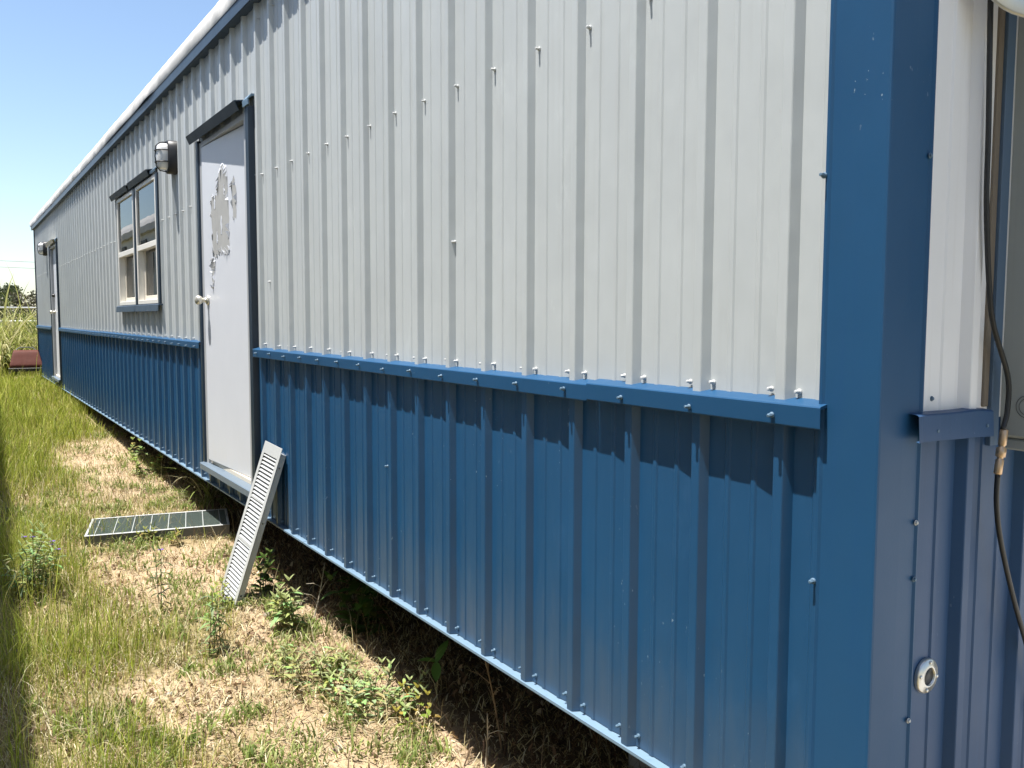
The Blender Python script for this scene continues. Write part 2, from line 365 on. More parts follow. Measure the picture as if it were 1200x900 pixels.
# tiny leafy ground cover
X_, Y_ = [], []
for (n, y0, y1, x0, x1) in ((26000, .9, 3.4, -1.2, .05), (16000, 3.4, 6.5, -1.1, .15), (10000, 6.5, 10, -1, .2)):
    a, b = scatter(n, x0, x1, y0, y1, lambda x, y: np.clip(vnoise(x+6, y+3, 4.2, 31)*vnoise(x+2, y+9, 11, 32)*3-.62, 0, 1)); X_.append(a); Y_.append(b)
gx = np.concatenate(X_); gy = np.concatenate(Y_); n = len(gx)
tag(blades('ground_weeds', gx, gy, rng.gamma(4, .008, n)+.012, rng.uniform(.004, .011, n), rng.uniform(.5, 1.6, n), tints(n, [(.30, .36, .10), (.22, .29, .07), (.40, .42, .18), (.15, .21, .05)], [.35, .3, .2, .15]), M['leaf'],
           z0=ground_h(gx, gy)+rng.uniform(0, .03, n)), kind='stuff')
# dead stalks and roots below the trailer; brown tints lowered to deepen the shade
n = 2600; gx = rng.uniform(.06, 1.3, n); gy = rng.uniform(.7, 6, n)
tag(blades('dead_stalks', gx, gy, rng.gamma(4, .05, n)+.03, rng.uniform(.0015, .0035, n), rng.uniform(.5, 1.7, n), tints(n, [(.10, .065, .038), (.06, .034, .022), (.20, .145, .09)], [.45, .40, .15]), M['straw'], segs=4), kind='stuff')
# cane-like tall grass beyond the far end
n = 5200; gx = rng.uniform(-2.6, 1.2, n); gy = rng.uniform(18.1, 21.5, n); k = ~((gx > -.0) & (gy < 18.4)); gx, gy = gx[k], gy[k]; n = len(gx)
tag(blades('tall_grass', gx, gy, rng.gamma(9, .11, n)*np.clip((gy-16.6)/3, .45, 1.0)+.2, rng.uniform(.012, .040, n), rng.uniform(.35, 2.1, n),
           tints(n, [(.48, .47, .14), (.34, .38, .09), (.66, .61, .32), (.14, .19, .04)], [.38, .26, .24, .12]), M['leaf'], segs=6, curl=.75), kind='stuff')
n = 16000; gx = rng.uniform(-14, 14, n); gy = rng.uniform(21.5, 60, n)
tag(blades('field_grass', gx, gy, rng.gamma(6, .07, n), rng.uniform(.02, .06, n), rng.uniform(.2, 1.2, n), tints(n, [(.30, .32, .08), (.40, .37, .15), (.20, .25, .05)], [.45, .3, .25]), M['leaf'], segs=3), kind='stuff')

# ------------------------------------------------------------------ the trailer
LEN, WID, TOP = 17.63, 3.6, 2.72
PAN = .021
tr = empty('office_trailer', (0, 0, 0))
tag(tr, 'long white and blue ribbed metal site trailer with blue corner trim', 'trailer')
PITCH, RIB0 = .2286, .2216
def profile(y0, y1, rib0=RIB0, pitch=PITCH):
    """rib profile as (offset from rib top, y)"""
    k0 = math.floor((y0-rib0)/pitch)-1; pts = []
    k = k0
    while rib0+k*pitch < y1+pitch:
        c = rib0+k*pitch
        pts += [(PAN, c-.0225), (.0015, c-.0125), (0, c-.0105), (0, c+.0105), (.0015, c+.0125), (PAN+.006, c+.0225)]
        for d in (.078, .1505):
            pts += [(PAN, c+d-.009), (PAN-.0032, c+d-.005), (PAN-.0032, c+d+.005), (PAN, c+d+.009)]
        k += 1
    out = []
    for i in range(len(pts)-1):
        (xa, ya), (xb, yb) = pts[i], pts[i+1]
        for cut in (y0, y1):
            if ya < cut < yb: out.append((xa+(xb-xa)*(cut-ya)/(yb-ya), cut))
        if y0 <= yb <= y1: out.append((xb, yb))
    out = sorted(set(out), key=lambda p: p[1]); return out
def cladding(mb, y0, y1, z0, z1, rib0=RIB0, tf=lambda d, u, z: (d, u, z), nz=1):
    p = profile(y0, y1, rib0); zs = np.linspace(z0, z1, nz+1)
    vs = [tf(d, u, z) for z in zs for d, u in p]; m = len(p)
    mb.add(vs, [(j*m+i, j*m+i+1, (j+1)*m+i+1, (j+1)*m+i) for j in range(nz) for i in range(m-1)])
D1 = (3.80, 4.885); D2 = (13.72, 14.72); W1 = (7.205, 8.06); W2 = (6.235, 7.09); WZ = (1.19, 2.185); DZ = (.135, 2.185)
up = MB()
BELT = .90
for (a, b, z0, z1) in ((.05, D1[0], BELT, TOP), (D1[0], D1[1], DZ[1], TOP), (D1[1], W2[0], BELT, TOP), (W2[0], W1[1], BELT, WZ[0]), (W2[0], W1[1], WZ[1], TOP),
                       (W2[1], W1[0], WZ[0], WZ[1]), (W1[1], D2[0], BELT, TOP), (D2[0], D2[1], DZ[1], TOP), (D2[1], LEN-.03, BELT, TOP)):
    cladding(up, a, b, z0, z1)
up.build('upper_cladding', M['white'], tr)
lo = MB()
for (a, b, z0, z1) in ((.02, D1[0], .014, BELT), (D1[0], D1[1], .014, DZ[0]-.02), (D1[1], D2[0], .014, BELT), (D2[0], D2[1], .014, DZ[0]-.02), (D2[1], LEN-.03, .014, BELT)):
    cladding(lo, a, b, z0, z1)
lo.build('lower_cladding', M['blue'], tr)
# ends and rear
def tf_end(d, u, z): return (u, d, z)
def tf_far(d, u, z): return (u, LEN-d, z)
def tf_rear(d, u, z): return (WID-d, u, z)
e = MB(); cladding(e, .05, WID-.05, BELT-.02, TOP, .306, tf_end); e.build('end_cladding', M['endwhite_lifted'], tr)
e = MB(); cladding(e, .02, WID-.02, .014, BELT-.02, .306, tf_end); tag(e.build('end_cladding', M['bluedull'], tr), 'dull blue lower end panel')
e = MB(); cladding(e, .02, WID-.02, BELT, TOP, .2, tf_far); cladding(e, .02, LEN-.02, BELT, TOP, .2, tf_rear); e.build('rear_cladding', M['white'], tr)
e = MB(); cladding(e, .02, WID-.02, .014, BELT, .2, tf_far); cladding(e, .02, LEN-.02, .014, BELT, .2, tf_rear); e.build('rear_skirt', M['blue'], tr)
# bright horizontal ledge the panels stand on
led = MB()
for a, b in ((.0, 3.02), (3.024, 6.07), (6.074, 9.1), (9.104, 12.2), (12.204, LEN)):
    led.prism([(-.0055, .012), (.05, .012), (.05, .009), (-.0035, .009), (-.0035, .004), (-.0055, .004)], 'y', a, b)
led.build('base_ledge', M['ledge'], tr)
e = MB(); e.prism([(-.012, .012), (.05, .012), (.05, .008), (-.009, .008), (-.009, -.012), (-.012, -.012)], 'x', .02, WID); e.build('base_ledge', M['bluedull'], tr)
# belt trim: Z-profile with a sloping top
def belt_prof(x=-.022): return [(.022, .927), (.004, .923), (x+.002, .9175), (x, .915), (x+.001, .8765), (x+.002, .874), (x+.003, .8765), (x+.003, .912), (.02, .9195)]
for (a, b, dz, dx) in ((.1085, .817, 0, 0), (.8185, D1[0]-.075, -.004, .0015), (D1[1]+.035, 9.4, .002, 0), (9.403, D2[0]-.05, -.002, .001), (D2[1]+.05, LEN-.06, 0, 0)):
    bt = MB(); bt.prism([(p[0]+dx, p[1]+dz) for p in belt_prof()], 'y', a, b); bt.build('belt_trim', M['bluetrim'], tr)
bt = MB()     # the end trim has been bent away at its left tip
zt = [(.086, .907, .857, -.022), (.105, .907, .8575, -.018), (.17, .905, .8555, -.014), (.24, .904, .853, -.012), (.30, .905, .852, -.011), (.36, .9005, .849, -.011)]
vs = []
for (x, a, b, y) in zt: vs += [(x, .012, a+.003), (x, y+.003, a+.001), (x, y, a-.002), (x, y-.003, b), (x, y+.004, b+.002)]
bt.add(vs, [(i*5+k, i*5+k+1, i*5+k+6, i*5+k+5) for i in range(len(zt)-1) for k in range(4)])
tag(bt.build('belt_trim', M['bluedull'], tr), 'bent and dull end trim')
# corner trims: L with hemmed edges, proud of the ribs
cn = MB()
cn.prism([(.018, .130), (.001, .128), (-.004, .125), (-.0045, .119), (-.001, .114), (-.002, .06), (-.002, .003), (-.0005, -.001), (.004, -.002), (.07, -.002), (.119, -.001), (.124, -.0045), (.128, -.004), (.131, .018), (.127, .018), (.124, .001), (.118, .003), (.005, .003), (.003, .006), (.003, .112), (.001, .119), (.002, .123), (.014, .126), (.015, .13)][::-1], 'z', .016, TOP)
cn.build('corner_trim', M['bluetrim'], tr)
cn = MB(); cn.box(-.003, .09, LEN-.055, LEN+.003, .016, TOP, bev=.002); cn.build('corner_trim', M['navy'], tr)
cn = MB(); cn.box(WID-.09, WID+.003, -.003, .09, .016, TOP, bev=.002); cn.build('corner_trim', M['bluetrim'], tr); cn = MB(); cn.box(WID-.09, WID+.003, LEN-.09, LEN+.003, .016, TOP, bev=.002); cn.build('corner_trim', M['bluetrim'], tr)
# eave: blue fascia and a white membrane lapped over it, wrinkled
fa = MB()
for a, b in ((-.05, 4.2), (4.203, 9.6), (9.603, LEN+.03)):
    fa.prism([(-.039, 2.690), (-.034, 2.690), (-.036, 2.694), (-.036, 2.765), (.03, 2.775), (.03, 2.781), (-.040, 2.769)], 'y', a, b)
    fa.prism([(-.026, 2.697), (.021, 2.697), (.021, 2.70), (-.026, 2.70)], 'y', a, b)
fa.build('fascia', M['fascia'], tr)
fe = MB(); fe.box(-.03, WID+.03, -.17, -.165, 2.69, 2.77); fe.box(-.03, WID+.03, -.165, .02, 2.70, 2.705); fe.build('fascia', M['fascia'], tr)  # unseen end overhang, made deep to shade the end wall
prof = [(-.0425, 2.752), (-.0460, 2.762), (-.050, 2.79), (-.049, 2.82), (-.040, 2.85), (-.026, 2.874), (.01, 2.892), (.12, 2.905), (.5, 2.93), (1.8, 2.99), (3.1, 2.93), (3.6, 2.88), (3.64, 2.75)]
yy = np.arange(-.17, LEN+.09, .045); vs = []
for y in yy:
    w = (vnoise(np.array([y]), np.array([.3]), 2.3, 21)[0]-.5)*.009+(vnoise(np.array([y]), np.array([4.3]), 9, 22)[0]-.5)*.010
    w2 = (vnoise(np.array([y]), np.array([8.3]), 5, 23)[0]-.5)*.016
    lip = max(0, vnoise(np.array([y]), np.array([2.3]), 1.6, 24)[0]-.66)*.05
    for k, (x, z) in enumerate(prof):
        a = (0, .12, .8, 1, .8, .5, .4, .25, .1, 0, 0, 0, 0)[k]
        vs.append((x-a*w-(lip if k < 2 else lip*.4 if k < 4 else 0), y, z+(.5*w2*a if k > 1 else -abs(w2)*.15)))
m = len(prof); rf = MB(); rf.add(vs, [(j*m+i, j*m+i+1, (j+1)*m+i+1, (j+1)*m+i) for j in range(len(yy)-1) for i in range(m-1)], True)
rf.build('roof', M['membrane'], tr)
# underside
un = MB(); un.box(.05, WID-.05, .05, LEN-.05, .02, .06); un.build('underbelly', M['chassis'], tr)
for bx in (.75, WID-.75):
    be = MB(); be.box(bx-.06, bx+.06, .1, LEN-.1, .005, .018); be.box(bx-.006, bx+.006, .1, LEN-.1, -.18, .005); be.box(bx-.06, bx+.06, .1, LEN-.1, -.19, -.18); be.build('chassis_beam', M['chassis'], tr)
    for py in (1.2, 4.6, 8, 11.4, 14.8, 17):
        zz = float(gz(py))-.05; pb = MB(); pb.box(bx-.2, bx+.2, py-.1, py+.1, zz, -.195, bev=.01); pb.build('support_pier', M['concrete'], tr)

for nm, bx_ in (('end', (.12, WID-.02, .05, .075)), ('rear', (WID-.06, WID-.035, .06, LEN-.06)), ('far', (.12, WID-.02, LEN-.075, LEN-.05))):
    sk = MB(); sk.box(*bx_, -.75, .004); sk.build('skirting', M['bluedull'], tr)  # added out of view to keep light from under the trailer
# ---- screws: hex head on a washer
def screw_mesh(name, mat):
    b = MB(); b.lathe([(0, .0005), (.0070, .0005), (.0070, .003), (.0050, .0048), (.0050, .0052)], (0, 0, 0), (-1, 0, 0), 12)
    b.lathe([(.0046, .0040), (.0046, .0125), (.0036, .0145), (0, .0148)], (0, 0, 0), (-1, 0, 0), 6, False)
    o = b.build(name, mat); me = o.data; bpy.data.objects.remove(o); return me
sw, sb = screw_mesh('screw_white', M['screwwhite']), screw_mesh('screw_blue', M['screwblue'])
spots = []
k = 0
ribs = [RIB0+PITCH*i for i in range(77) if RIB0+PITCH*i < LEN-.08]
def skip(y, z): 
    for a, b in (D1, D2):
        if a-.1 < y < b+.06: return True
    return W2[0]-.1 < y < W1[1]+.05 and 1.1 < z < 2.26
j = lambda s=.003: rnd.uniform(-s, s)
for c in ribs:
    for (y, z, x, me) in ((c-.038, 1.825, PAN, sw), (c-.036, .939, PAN, sw), (c+.036, .939, PAN, sw), (c, .893, -.0225, sb), (c-.037, .040, PAN, sb), (c+.037, .040, PAN, sb), (c-.03, 2.62, PAN, sw)):
        if not skip(y, z) and y > .15: spots.append((x, y+j(.004), z+j(.004), me))
for (y, z, x, me) in ((1.573, 1.331, PAN, sw), (3.53, 1.267, PAN, sw), (2.108, .509, PAN, sb), (.125, .579, -.004, sb), (.127, 1.348, -.004, sb), (5.98, 1.35, PAN, sw), (5.3, .5, PAN, sb), (3.45, .40, PAN, sb), (.125, 2.1, -.004, sb)): spots.append((x, y, z, me))
cam_p = np.array((-1.3793, -.921, 1.0823))
def showsize(s):      # nearer and inside the picture first
    d = np.array(s[:3])-cam_p; return np.linalg.norm(d)+(50 if (s[1] < 1.5 and s[2] > 1.95) or (s[1] < 1.2 and s[2] < .2) else 0)
spots.sort(key=showsize)
def place_screw(me, loc, rot=(0, 0, 0), name='screw'):
    o = bpy.data.objects.new(name, me); col.objects.link(o); o.parent = tr; o.location = loc; o.rotation_euler = rot; o.scale = (.95, .84, .84); return o
for (x, y, z, me) in spots[:92]: place_screw(me, (x, y, z), (rnd.random()*6, j(.12), j(.12)))
rest = MB(); nw = []
for (x, y, z, me) in spots[92:]:
    vs = [(v.co.x*.95+x, v.co.y*.84+y, v.co.z*.84+z) for v in me.vertices]; rest.add(vs, [tuple(p.vertices) for p in me.polygons]); nw += [0 if me is sw else 1]*len(me.polygons)
o = rest.build('screws', M['screwwhite'], tr); o.data.materials.append(M['screwblue']); o.data.polygons.foreach_set('material_index', nw); tag(o, kind='stuff')
for (x, z, y, me) in ((.195, .930, PAN, sb), (.322, .925, PAN, sb), (.158, .874, -.014, sb), (.335, .872, -.011, sb), (.118, 1.377, -.004, sb), (.118, .703, -.004, sw), (.119, .595, -.004, sb), (.118, .321, -.004, sw)):
    place_screw(me, (x, y, z), (rnd.random(), 0, math.pi/2)).scale = (.30, .75, .75)

# ---- doors
def make_door(yn, yf, ajar, label=None, worn=True):
    """yn = hinge side (near), yf = latch side; slab swings outward by ajar"""
    zb, zt = .165, 2.150
    w = yf-yn-.035
    sl = MB(); sl.box(-.022, .022, 0, w, zb, zt, bev=.004)
    d = sl.build('door', M['door'], tr)
    hx = .058; d.location = (hx, yn+.018, 0); d.rotation_euler = (0, 0, ajar)
    if label: d['label'] = label
    return d, w
def door_surround(d, yn, yf):
    inv = d.matrix_basis.inverted()
    def sub(mb, name, mat):
        o = mb.build(name, mat, d); o.matrix_parent_inverse = Matrix.Identity(4); o.matrix_basis = inv; return o
    f = MB()      # pressed steel jambs and head
    f.box(-.004, .10, yn-.05, yn, .135, 2.185, bev=.002); f.box(.02, .10, yn, yn+.014, .135, 2.17)
    f.box(-.004, .10, yf, yf+.05, .135, 2.185, bev=.002); f.box(-.004, .10, yn, yf, 2.153, 2.185, bev=.002)
    f.box(.086, .10, yn, yf, .135, 2.153)
    sub(f, 'door_frame', M['frame'])
    t = MB()      # dark side trims
    t.prism([(PAN, yn-.125), (-.006, yn-.120), (-.014, yn-.118), (-.014, yn-.064), (-.006, yn-.052), (PAN, yn-.052)], 'z', .13, 2.20)
    sub(t, 'side_trim', M['navy']); t = MB()
    t.prism([(PAN, yf+.115), (-.006, yf+.110), (-.014, yf+.108), (-.014, yf+.064), (-.006, yf+.052), (PAN, yf+.052)], 'z', .13, 2.20)
    sub(t, 'side_trim', M['navy'])
    h = MB()      # head flashing, sloping out and down, its near end cut into a tab
    h.prism([(PAN, 2.262), (.002, 2.250), (-.062, 2.238), (-.040, 2.190), (-.036, 2.190), (-.055, 2.232), (.002, 2.244), (PAN, 2.255)], 'y', yn-.035, yf+.16)
    sub(h, 'head_flashing', M['navy'] if yn < 8 else M['cream']); h = MB()  # far flashing's cream imitates a reflection on the dark trim
    h.prism([(PAN, 2.262), (.002, 2.262), (-.020, 2.236), (-.018, 2.205), (-.012, 2.205), (-.014, 2.234), (.004, 2.25), (PAN, 2.25)], 'y', yn-.135, yn-.037)
    sub(h, 'flashing_tab', M['ledge'])  # pale colour stands for sun glare on the tab
    s = MB()
    s.prism([(.012, .139), (-.034, .134), (-.040, .130), (-.040, .095), (-.034, .095), (-.034, .126), (.012, .132)], 'y', yn-.10, yf+.09)
    sub(s, 'sill', M['sillblue'])
    k = MB(); k.box(.013, .085, yn+.002, yf-.002, .128, .163, bev=.002); sub(k, 'threshold', M['cream'])
    return sub
d1, dw = make_door(3.865, 4.80, R(2.9), 'grey door with paint peeling off, standing slightly ajar')
sub1 = door_surround(d1, 3.865, 4.80)
def knob(d, y, z):
    o = MB(); o.lathe([(0, 0), (.032, 0), (.032, .004), (.024, .012), (.014, .016), (.013, .034), (.022, .042), (.029, .054), (.029, .068), (.022, .077), (0, .080)], (-.022, y, z), (-1, 0, 0), 24)
    return o.build('handle', M['knob'], d)
knob(d1, dw-.072, 1.19)
# peeled paint: ragged islands of bare primer with curled white edges
def ragged(pts, amp, sub=6, seed=1):
    r = random.Random(seed); out = []
    for i in range(len(pts)):
        a, b = pts[i], pts[(i+1) % len(pts)]
        for k in range(sub):
            t = k/sub; out.append((a[0]+(b[0]-a[0])*t+(r.uniform(-amp, amp) if k else 0), a[1]+(b[1]-a[1])*t+(r.uniform(-amp, amp) if k else 0)))
    return out
# outlines as (distance from the far edge, height) read off the photo
isl = [[(.19, 1.74), (.22, 1.80), (.27, 1.77), (.33, 1.80), (.36, 1.90), (.44, 1.96), (.53, 1.93), (.535, 1.75), (.55, 1.60), (.56, 1.44), (.46, 1.42), (.36, 1.44), (.30, 1.41), (.21, 1.42), (.20, 1.60)],
       [(.60, 1.80), (.66, 1.86), (.70, 1.78), (.69, 1.62), (.63, 1.62)],
       [(.18, 1.40), (.25, 1.40), (.23, 1.33), (.21, 1.25), (.195, 1.22), (.175, 1.31)]]
rr = random.Random(4)
def dpt(p, x): return (x, dw-p[0]*.93, p[1]+.035)
for i, il in enumerate(isl):
    o = ragged(il, .013, 5, i+3); c = (sum(p[0] for p in o)/len(o), sum(p[1] for p in o)/len(o)); n = len(o)
    pp = MB(); pp.add([dpt(p, -.0226) for p in o], [tuple(range(n))]); pp.build('bare_patch', M['bare'], d1)
    for k in range(0, n):
        if rr.random() < .55:
            a, b = o[k], o[(k+1) % n]; m = ((a[0]+b[0])/2, (a[1]+b[1])/2); s = rr.uniform(.06, .2)
            q = (m[0]+(c[0]-m[0])*s, m[1]+(c[1]-m[1])*s)
            fl = MB(); t_ = rr.uniform(.005, .020); fl.add([dpt(a, -.0228), dpt(b, -.0228), dpt(q, -.0228-t_), dpt(a, -.0236), dpt(b, -.0236), dpt(q, -.0236-t_)], [(0, 1, 2), (5, 4, 3), (0, 3, 4, 1), (1, 4, 5, 2), (2, 5, 3, 0)]); fl.build('paint_flake', M['door'], d1)
for (a, b, r_) in ((.27, 1.74, .022), (.40, 1.60, .03), (.31, 1.53, .02), (.47, 1.80, .018)):
    o = ragged([(a+r_*.55*math.cos(t), b+r_*1.9*math.sin(t)) for t in [6.283*i/6 for i in range(6)]], .008, 3, int(a*1000)); n = len(o)
    f = MB(); f.add([dpt(p, -.0242) for p in o]+[dpt(p, -.0227) for p in o], [tuple(range(n))]+[(i, (i+1) % n, n+(i+1) % n, n+i) for i in range(n)]); f.build('paint_flake', M['door'], d1)
d2, dw2 = make_door(13.76, 14.64, 0, 'plain white far door beside the brown chair')
sub2 = door_surround(d2, 13.76, 14.64)
knob(d2, dw2-.06, 1.16)
o = MB(); o.lathe([(0, 0), (.030, 0), (.030, .012), (.022, .03), (.020, .045), (0, .047)], (-.022, dw2-.06, 1.42), (-1, 0, 0), 20); o.build('deadbolt', M['black'], d2)

# ---- windows
def make_window(y0, y1):
    z0, z1 = WZ; zm = 1.665
    f = MB(); t = .035
    f.box(-.012, .075, y0, y0+t, z0, z1, bev=.003); f.box(-.012, .075, y1-t, y1, z0, z1, bev=.003)
    f.box(-.012, .075, y0+t, y1-t, z1-t, z1, bev=.003); f.box(-.012, .075, y0+t, y1-t, z0, z0+t, bev=.003)
    f.box(-.010, .020, y0+t, y1-t, zm-.024, zm+.022, bev=.003)
    w = f.build('window', M['vinyl'], tr)
    p = MB(); p.box(.002, .006, y0+t, y1-t, zm+.022, z1-t); p.build('pane', M['glass'], w)
    s = MB(); a, b = y0+t, y1-t; q = .038
    s.box(.040, .064, a, a+q, z0+t, zm+.02, bev=.003); s.box(.040, .064, b-q, b, z0+t, zm+.02, bev=.003)
    s.box(.040, .064, a+q, b-q, z0+t, z0+t+q, bev=.003); s.box(.040, .064, a+q, b-q, zm-.018, zm+.02, bev=.003)
    s.build('sash', M['cream'], w)
    p = MB(); p.box(.050, .054, a+q, b-q, z0+t+q, zm-.018); p.build('pane', M['glass'], w)
    r = MB(); vs = [(x, y, z) for x in (.08, .9) for y in (y0-.0, y1+.0) for z in (z0, z1)]
    r.add(vs, [(4, 5, 7, 6), (0, 1, 5, 4), (2, 6, 7, 3), (0, 4, 6, 2), (1, 3, 7, 5)]); r.build('interior', M['room'], w)
    bl = MB(); bl.box(.50, .54, y0+.36, y0+.62, 1.42, 1.56, bev=.01); bl.build('wall_box', M['black'], w)
    h = MB(); h.prism([(PAN, 2.250), (.002, 2.242), (-.052, 2.232), (-.032, 2.188), (-.028, 2.188), (-.046, 2.226), (.002, 2.236), (PAN, 2.244)], 'y', y0+.13, y1+.165)
    h.build('head_flashing', M['navy'], w)
    h = MB(); h.prism([(PAN, 2.246), (.002, 2.240), (-.026, 2.214), (-.022, 2.196), (-.018, 2.198), (-.018, 2.212), (.002, 2.232), (PAN, 2.238)], 'y', y0-.05, y0+.127)
    h.build('flashing_tab', M['ledge'], w)  # pale colour imitates the sunlit top of the tab
    s = MB(); s.prism([(PAN, 1.188), (-.018, 1.186), (-.030, 1.180), (-.034, 1.130), (-.028, 1.128), (-.024, 1.172), (PAN, 1.176)], 'y', y0-.085, y1+.075); s.build('sill_flashing', M['fascia'], w)
    s = MB(); s.prism([(PAN, y0-.082), (-.010, y0-.078), (-.014, y0-.072), (-.014, y0-.012), (-.006, y0-.001), (.02, y0-.001)], 'z', 1.19, 2.185)
    s.build('side_trim', M['navy'], w); return w
make_window(*W2)['label'] = 'window nearer the wall lamp'
make_window(*W1)['label'] = 'window farther from the wall lamp'

# ---- bulkhead lamps
def oval(y, z, ry, rz, n=24, p=2.8):
    return [(y+ry*abs(math.cos(a))**(2/p)*math.copysign(1, math.cos(a)), z+rz*abs(math.sin(a))**(2/p)*math.copysign(1, math.sin(a))) for a in [2*math.pi*k/n for k in range(n)]]
def loft(mb, rings, cap=True, sm=True):
    n = len(rings[0]); vs = [p for r in rings for p in r]
    fs = [(i*n+k, i*n+(k+1) % n, (i+1)*n+(k+1) % n, (i+1)*n+k) for i in range(len(rings)-1) for k in range(n)]
    if cap: fs.append(tuple(range((len(rings)-1)*n, len(rings)*n)))
    mb.add(vs, fs, sm)
def make_lamp(y, z):
    def ring(x, ry, rz): return [(x, a, b) for a, b in oval(y, z, ry, rz)]
    h = MB(); loft(h, [ring(PAN-.002, .078, .118), ring(-.040, .076, .116), ring(-.046, .070, .108), ring(-.046, .058, .096)]); w = h.build('wall_lamp', M['black'], tr)
    l = MB(); loft(l, [ring(-.044, .056, .094), ring(-.085, .054, .090), ring(-.105, .044, .078), ring(-.114, .02, .045)]); l.build('lens', M['lens'], w)
    g = MB()
    def arc(pts): g.tube(pts, .0045, 6)
    for zz in (-.04, .04): arc([(-.04, y-.066, z+zz), (-.088, y-.060, z+zz), (-.116, y-.03, z+zz), (-.121, y, z+zz), (-.116, y+.03, z+zz), (-.088, y+.060, z+zz), (-.04, y+.066, z+zz)])
    arc([(-.04, y, z-.104), (-.09, y, z-.098), (-.115, y, z-.07), (-.121, y, z), (-.115, y, z+.07), (-.09, y, z+.098), (-.04, y, z+.104)])
    g.build('guard', M['black'], w); return w
make_lamp(5.63, 2.215)['label'] = 'caged lamp between door and windows'
make_lamp(15.33, 2.205)['label'] = 'caged lamp by the far door'

# ---- end wall fittings
v = MB(); v.lathe([(.0, .004), (.0175, .004), (.0175, .010), (.0195, .012), (.0225, .009), (.033, .008), (.035, .005), (.035, 0)], (.2075, PAN-.001, .381), (0, -1, 0), 40)
vp = v.build('round_vent', M['steel'], tr)
v = MB(); v.lathe([(0, .008), (.017, .008), (.017, .006)], (.2075, PAN-.001, .381), (0, -1, 0), 24); v.build('grille', M['black'], vp)
for a in (80, 170, 260, 350):
    v = MB(); v.lathe([(.004, .0075), (.004, .010), (.0025, .0112), (0, .0112)], (.2075+.0275*math.cos(R(a)), PAN-.001, .381+.0275*math.sin(R(a))), (0, -1, 0), 10); v.build('rivet', M['steel'], vp)
jt = MB(); jt.prism([(.389, PAN), (.389, .009), (.390, .008), (.414, .006), (.416, .008), (.416, PAN), (.413, PAN), (.413, .0095), (.392, .0115), (.392, PAN)], 'z', .825, TOP-.02); jt.build('edge_channel', M['jtrim'], tr)
gm = MB(); gm.box(.372, .3885, .0145, PAN+.003, .905, TOP-.02, bev=.002); gm.build('dirty_shadow_gap', M['grime'], tr)  # brown strip for the gap: its dirt and shadow in one colour
ac = MB(); ac.box(.447, 1.45, -.42, PAN+.004, .838, 2.6, bev=.006); a_ = ac.build('air_conditioner', M['acgrey'], tr)
kn = MB()
for r in (.017, .023): 
    c = Vector((.4462, -.034, .905))
    kn.tube([c+Vector((0, r*math.cos(t), r*math.sin(t))) for t in [2*math.pi*i/40 for i in range(41)]], .0006, 5, False)
kn.build('knockout', M['galvdark'], a_)
br = MB(); br.box(.455, 1.44, -.40, PAN+.004, .812, .836, bev=.004); br.build('bracket', M['acgrey'], a_)
lc = Vector((.292, -.12, 1.757)); la = Vector((-.75, -.62, -.30))
lp = MB(); lp.lathe([(.0, -.09), (.05, -.09), (.06, -.02), (.085, .0), (.128, .012), (.134, .012), (.134, .007), (.09, -.008), (.0, -.02)], lc, la, 48)
lp.tube([(.30, PAN, 1.93), (.30, -.02, 1.92), (.305, -.06, 1.86), tuple(lc-la.normalized()*.08)], .012, 10)
lp.build('flood_lamp', M['steel'], tr)

# ---- hanging cable
cb = empty('power_cable', (.33, -.03, .5)); tag(cb, 'thin black cable hanging down the trailer end wall with a brass coupling', 'cable')
def spl(pts, n=8):
    out = []; P = [Vector(p) for p in pts]; P = [P[0]*2-P[1]]+P+[P[-1]*2-P[-2]]
    for i in range(1, len(P)-2):
        a, b, c, d = P[i-1:i+3]
        for k in range(n):
            t = k/n; out.append(.5*((2*b)+(c-a)*t+(2*a-5*b+4*c-d)*t*t+(-a+3*b-3*c+d)*t*t*t))
    out.append(P[-2]); return out
cy = -.012
path = [(0.279, cy, 2.30), (0.275, cy, 1.9), (0.282, cy, 1.681), (0.294, cy, 1.446), (0.299, cy, 1.302), (0.320, cy, 1.155), (0.343, cy, 1.072), (0.394, cy-.006, .969), (0.395, cy-.008, .90), (0.381, cy-.008, .862)]
bz = [(.387, -.02, .862), (.369, -.02, .772)]
path2 = [(.369, -.02, .772), (.370, -.02, .713), (.390, -.02, .64), (.443, -.02, .525), (.505, -.02, .413), (.62, -.02, .22), (.80, -.02, .05), (.95, -.06, -.2), (1.0, -.2, -.47), (1.1, -.5, -.52)]
c = MB(); c.tube(spl(path), .0052, 10); c.tube(spl(path2), .0052, 10)
o = c.build('cable', M['black'], cb); o.location = (-.33, .03, -.5)
a, b = Vector(bz[0]), Vector(bz[1])
c = MB(); c.tube([a+(b-a)*t for t in (0, .02, .34, .36, .40, .42, .60, .62, .66, .68, .98, 1)], [.006, .0078, .0078, .006, .006, .0095, .0095, .006, .006, .0078, .0078, .006], 12)
o = c.build('coupling', M['brass'], cb); o.location = (-.33, .03, -.5)

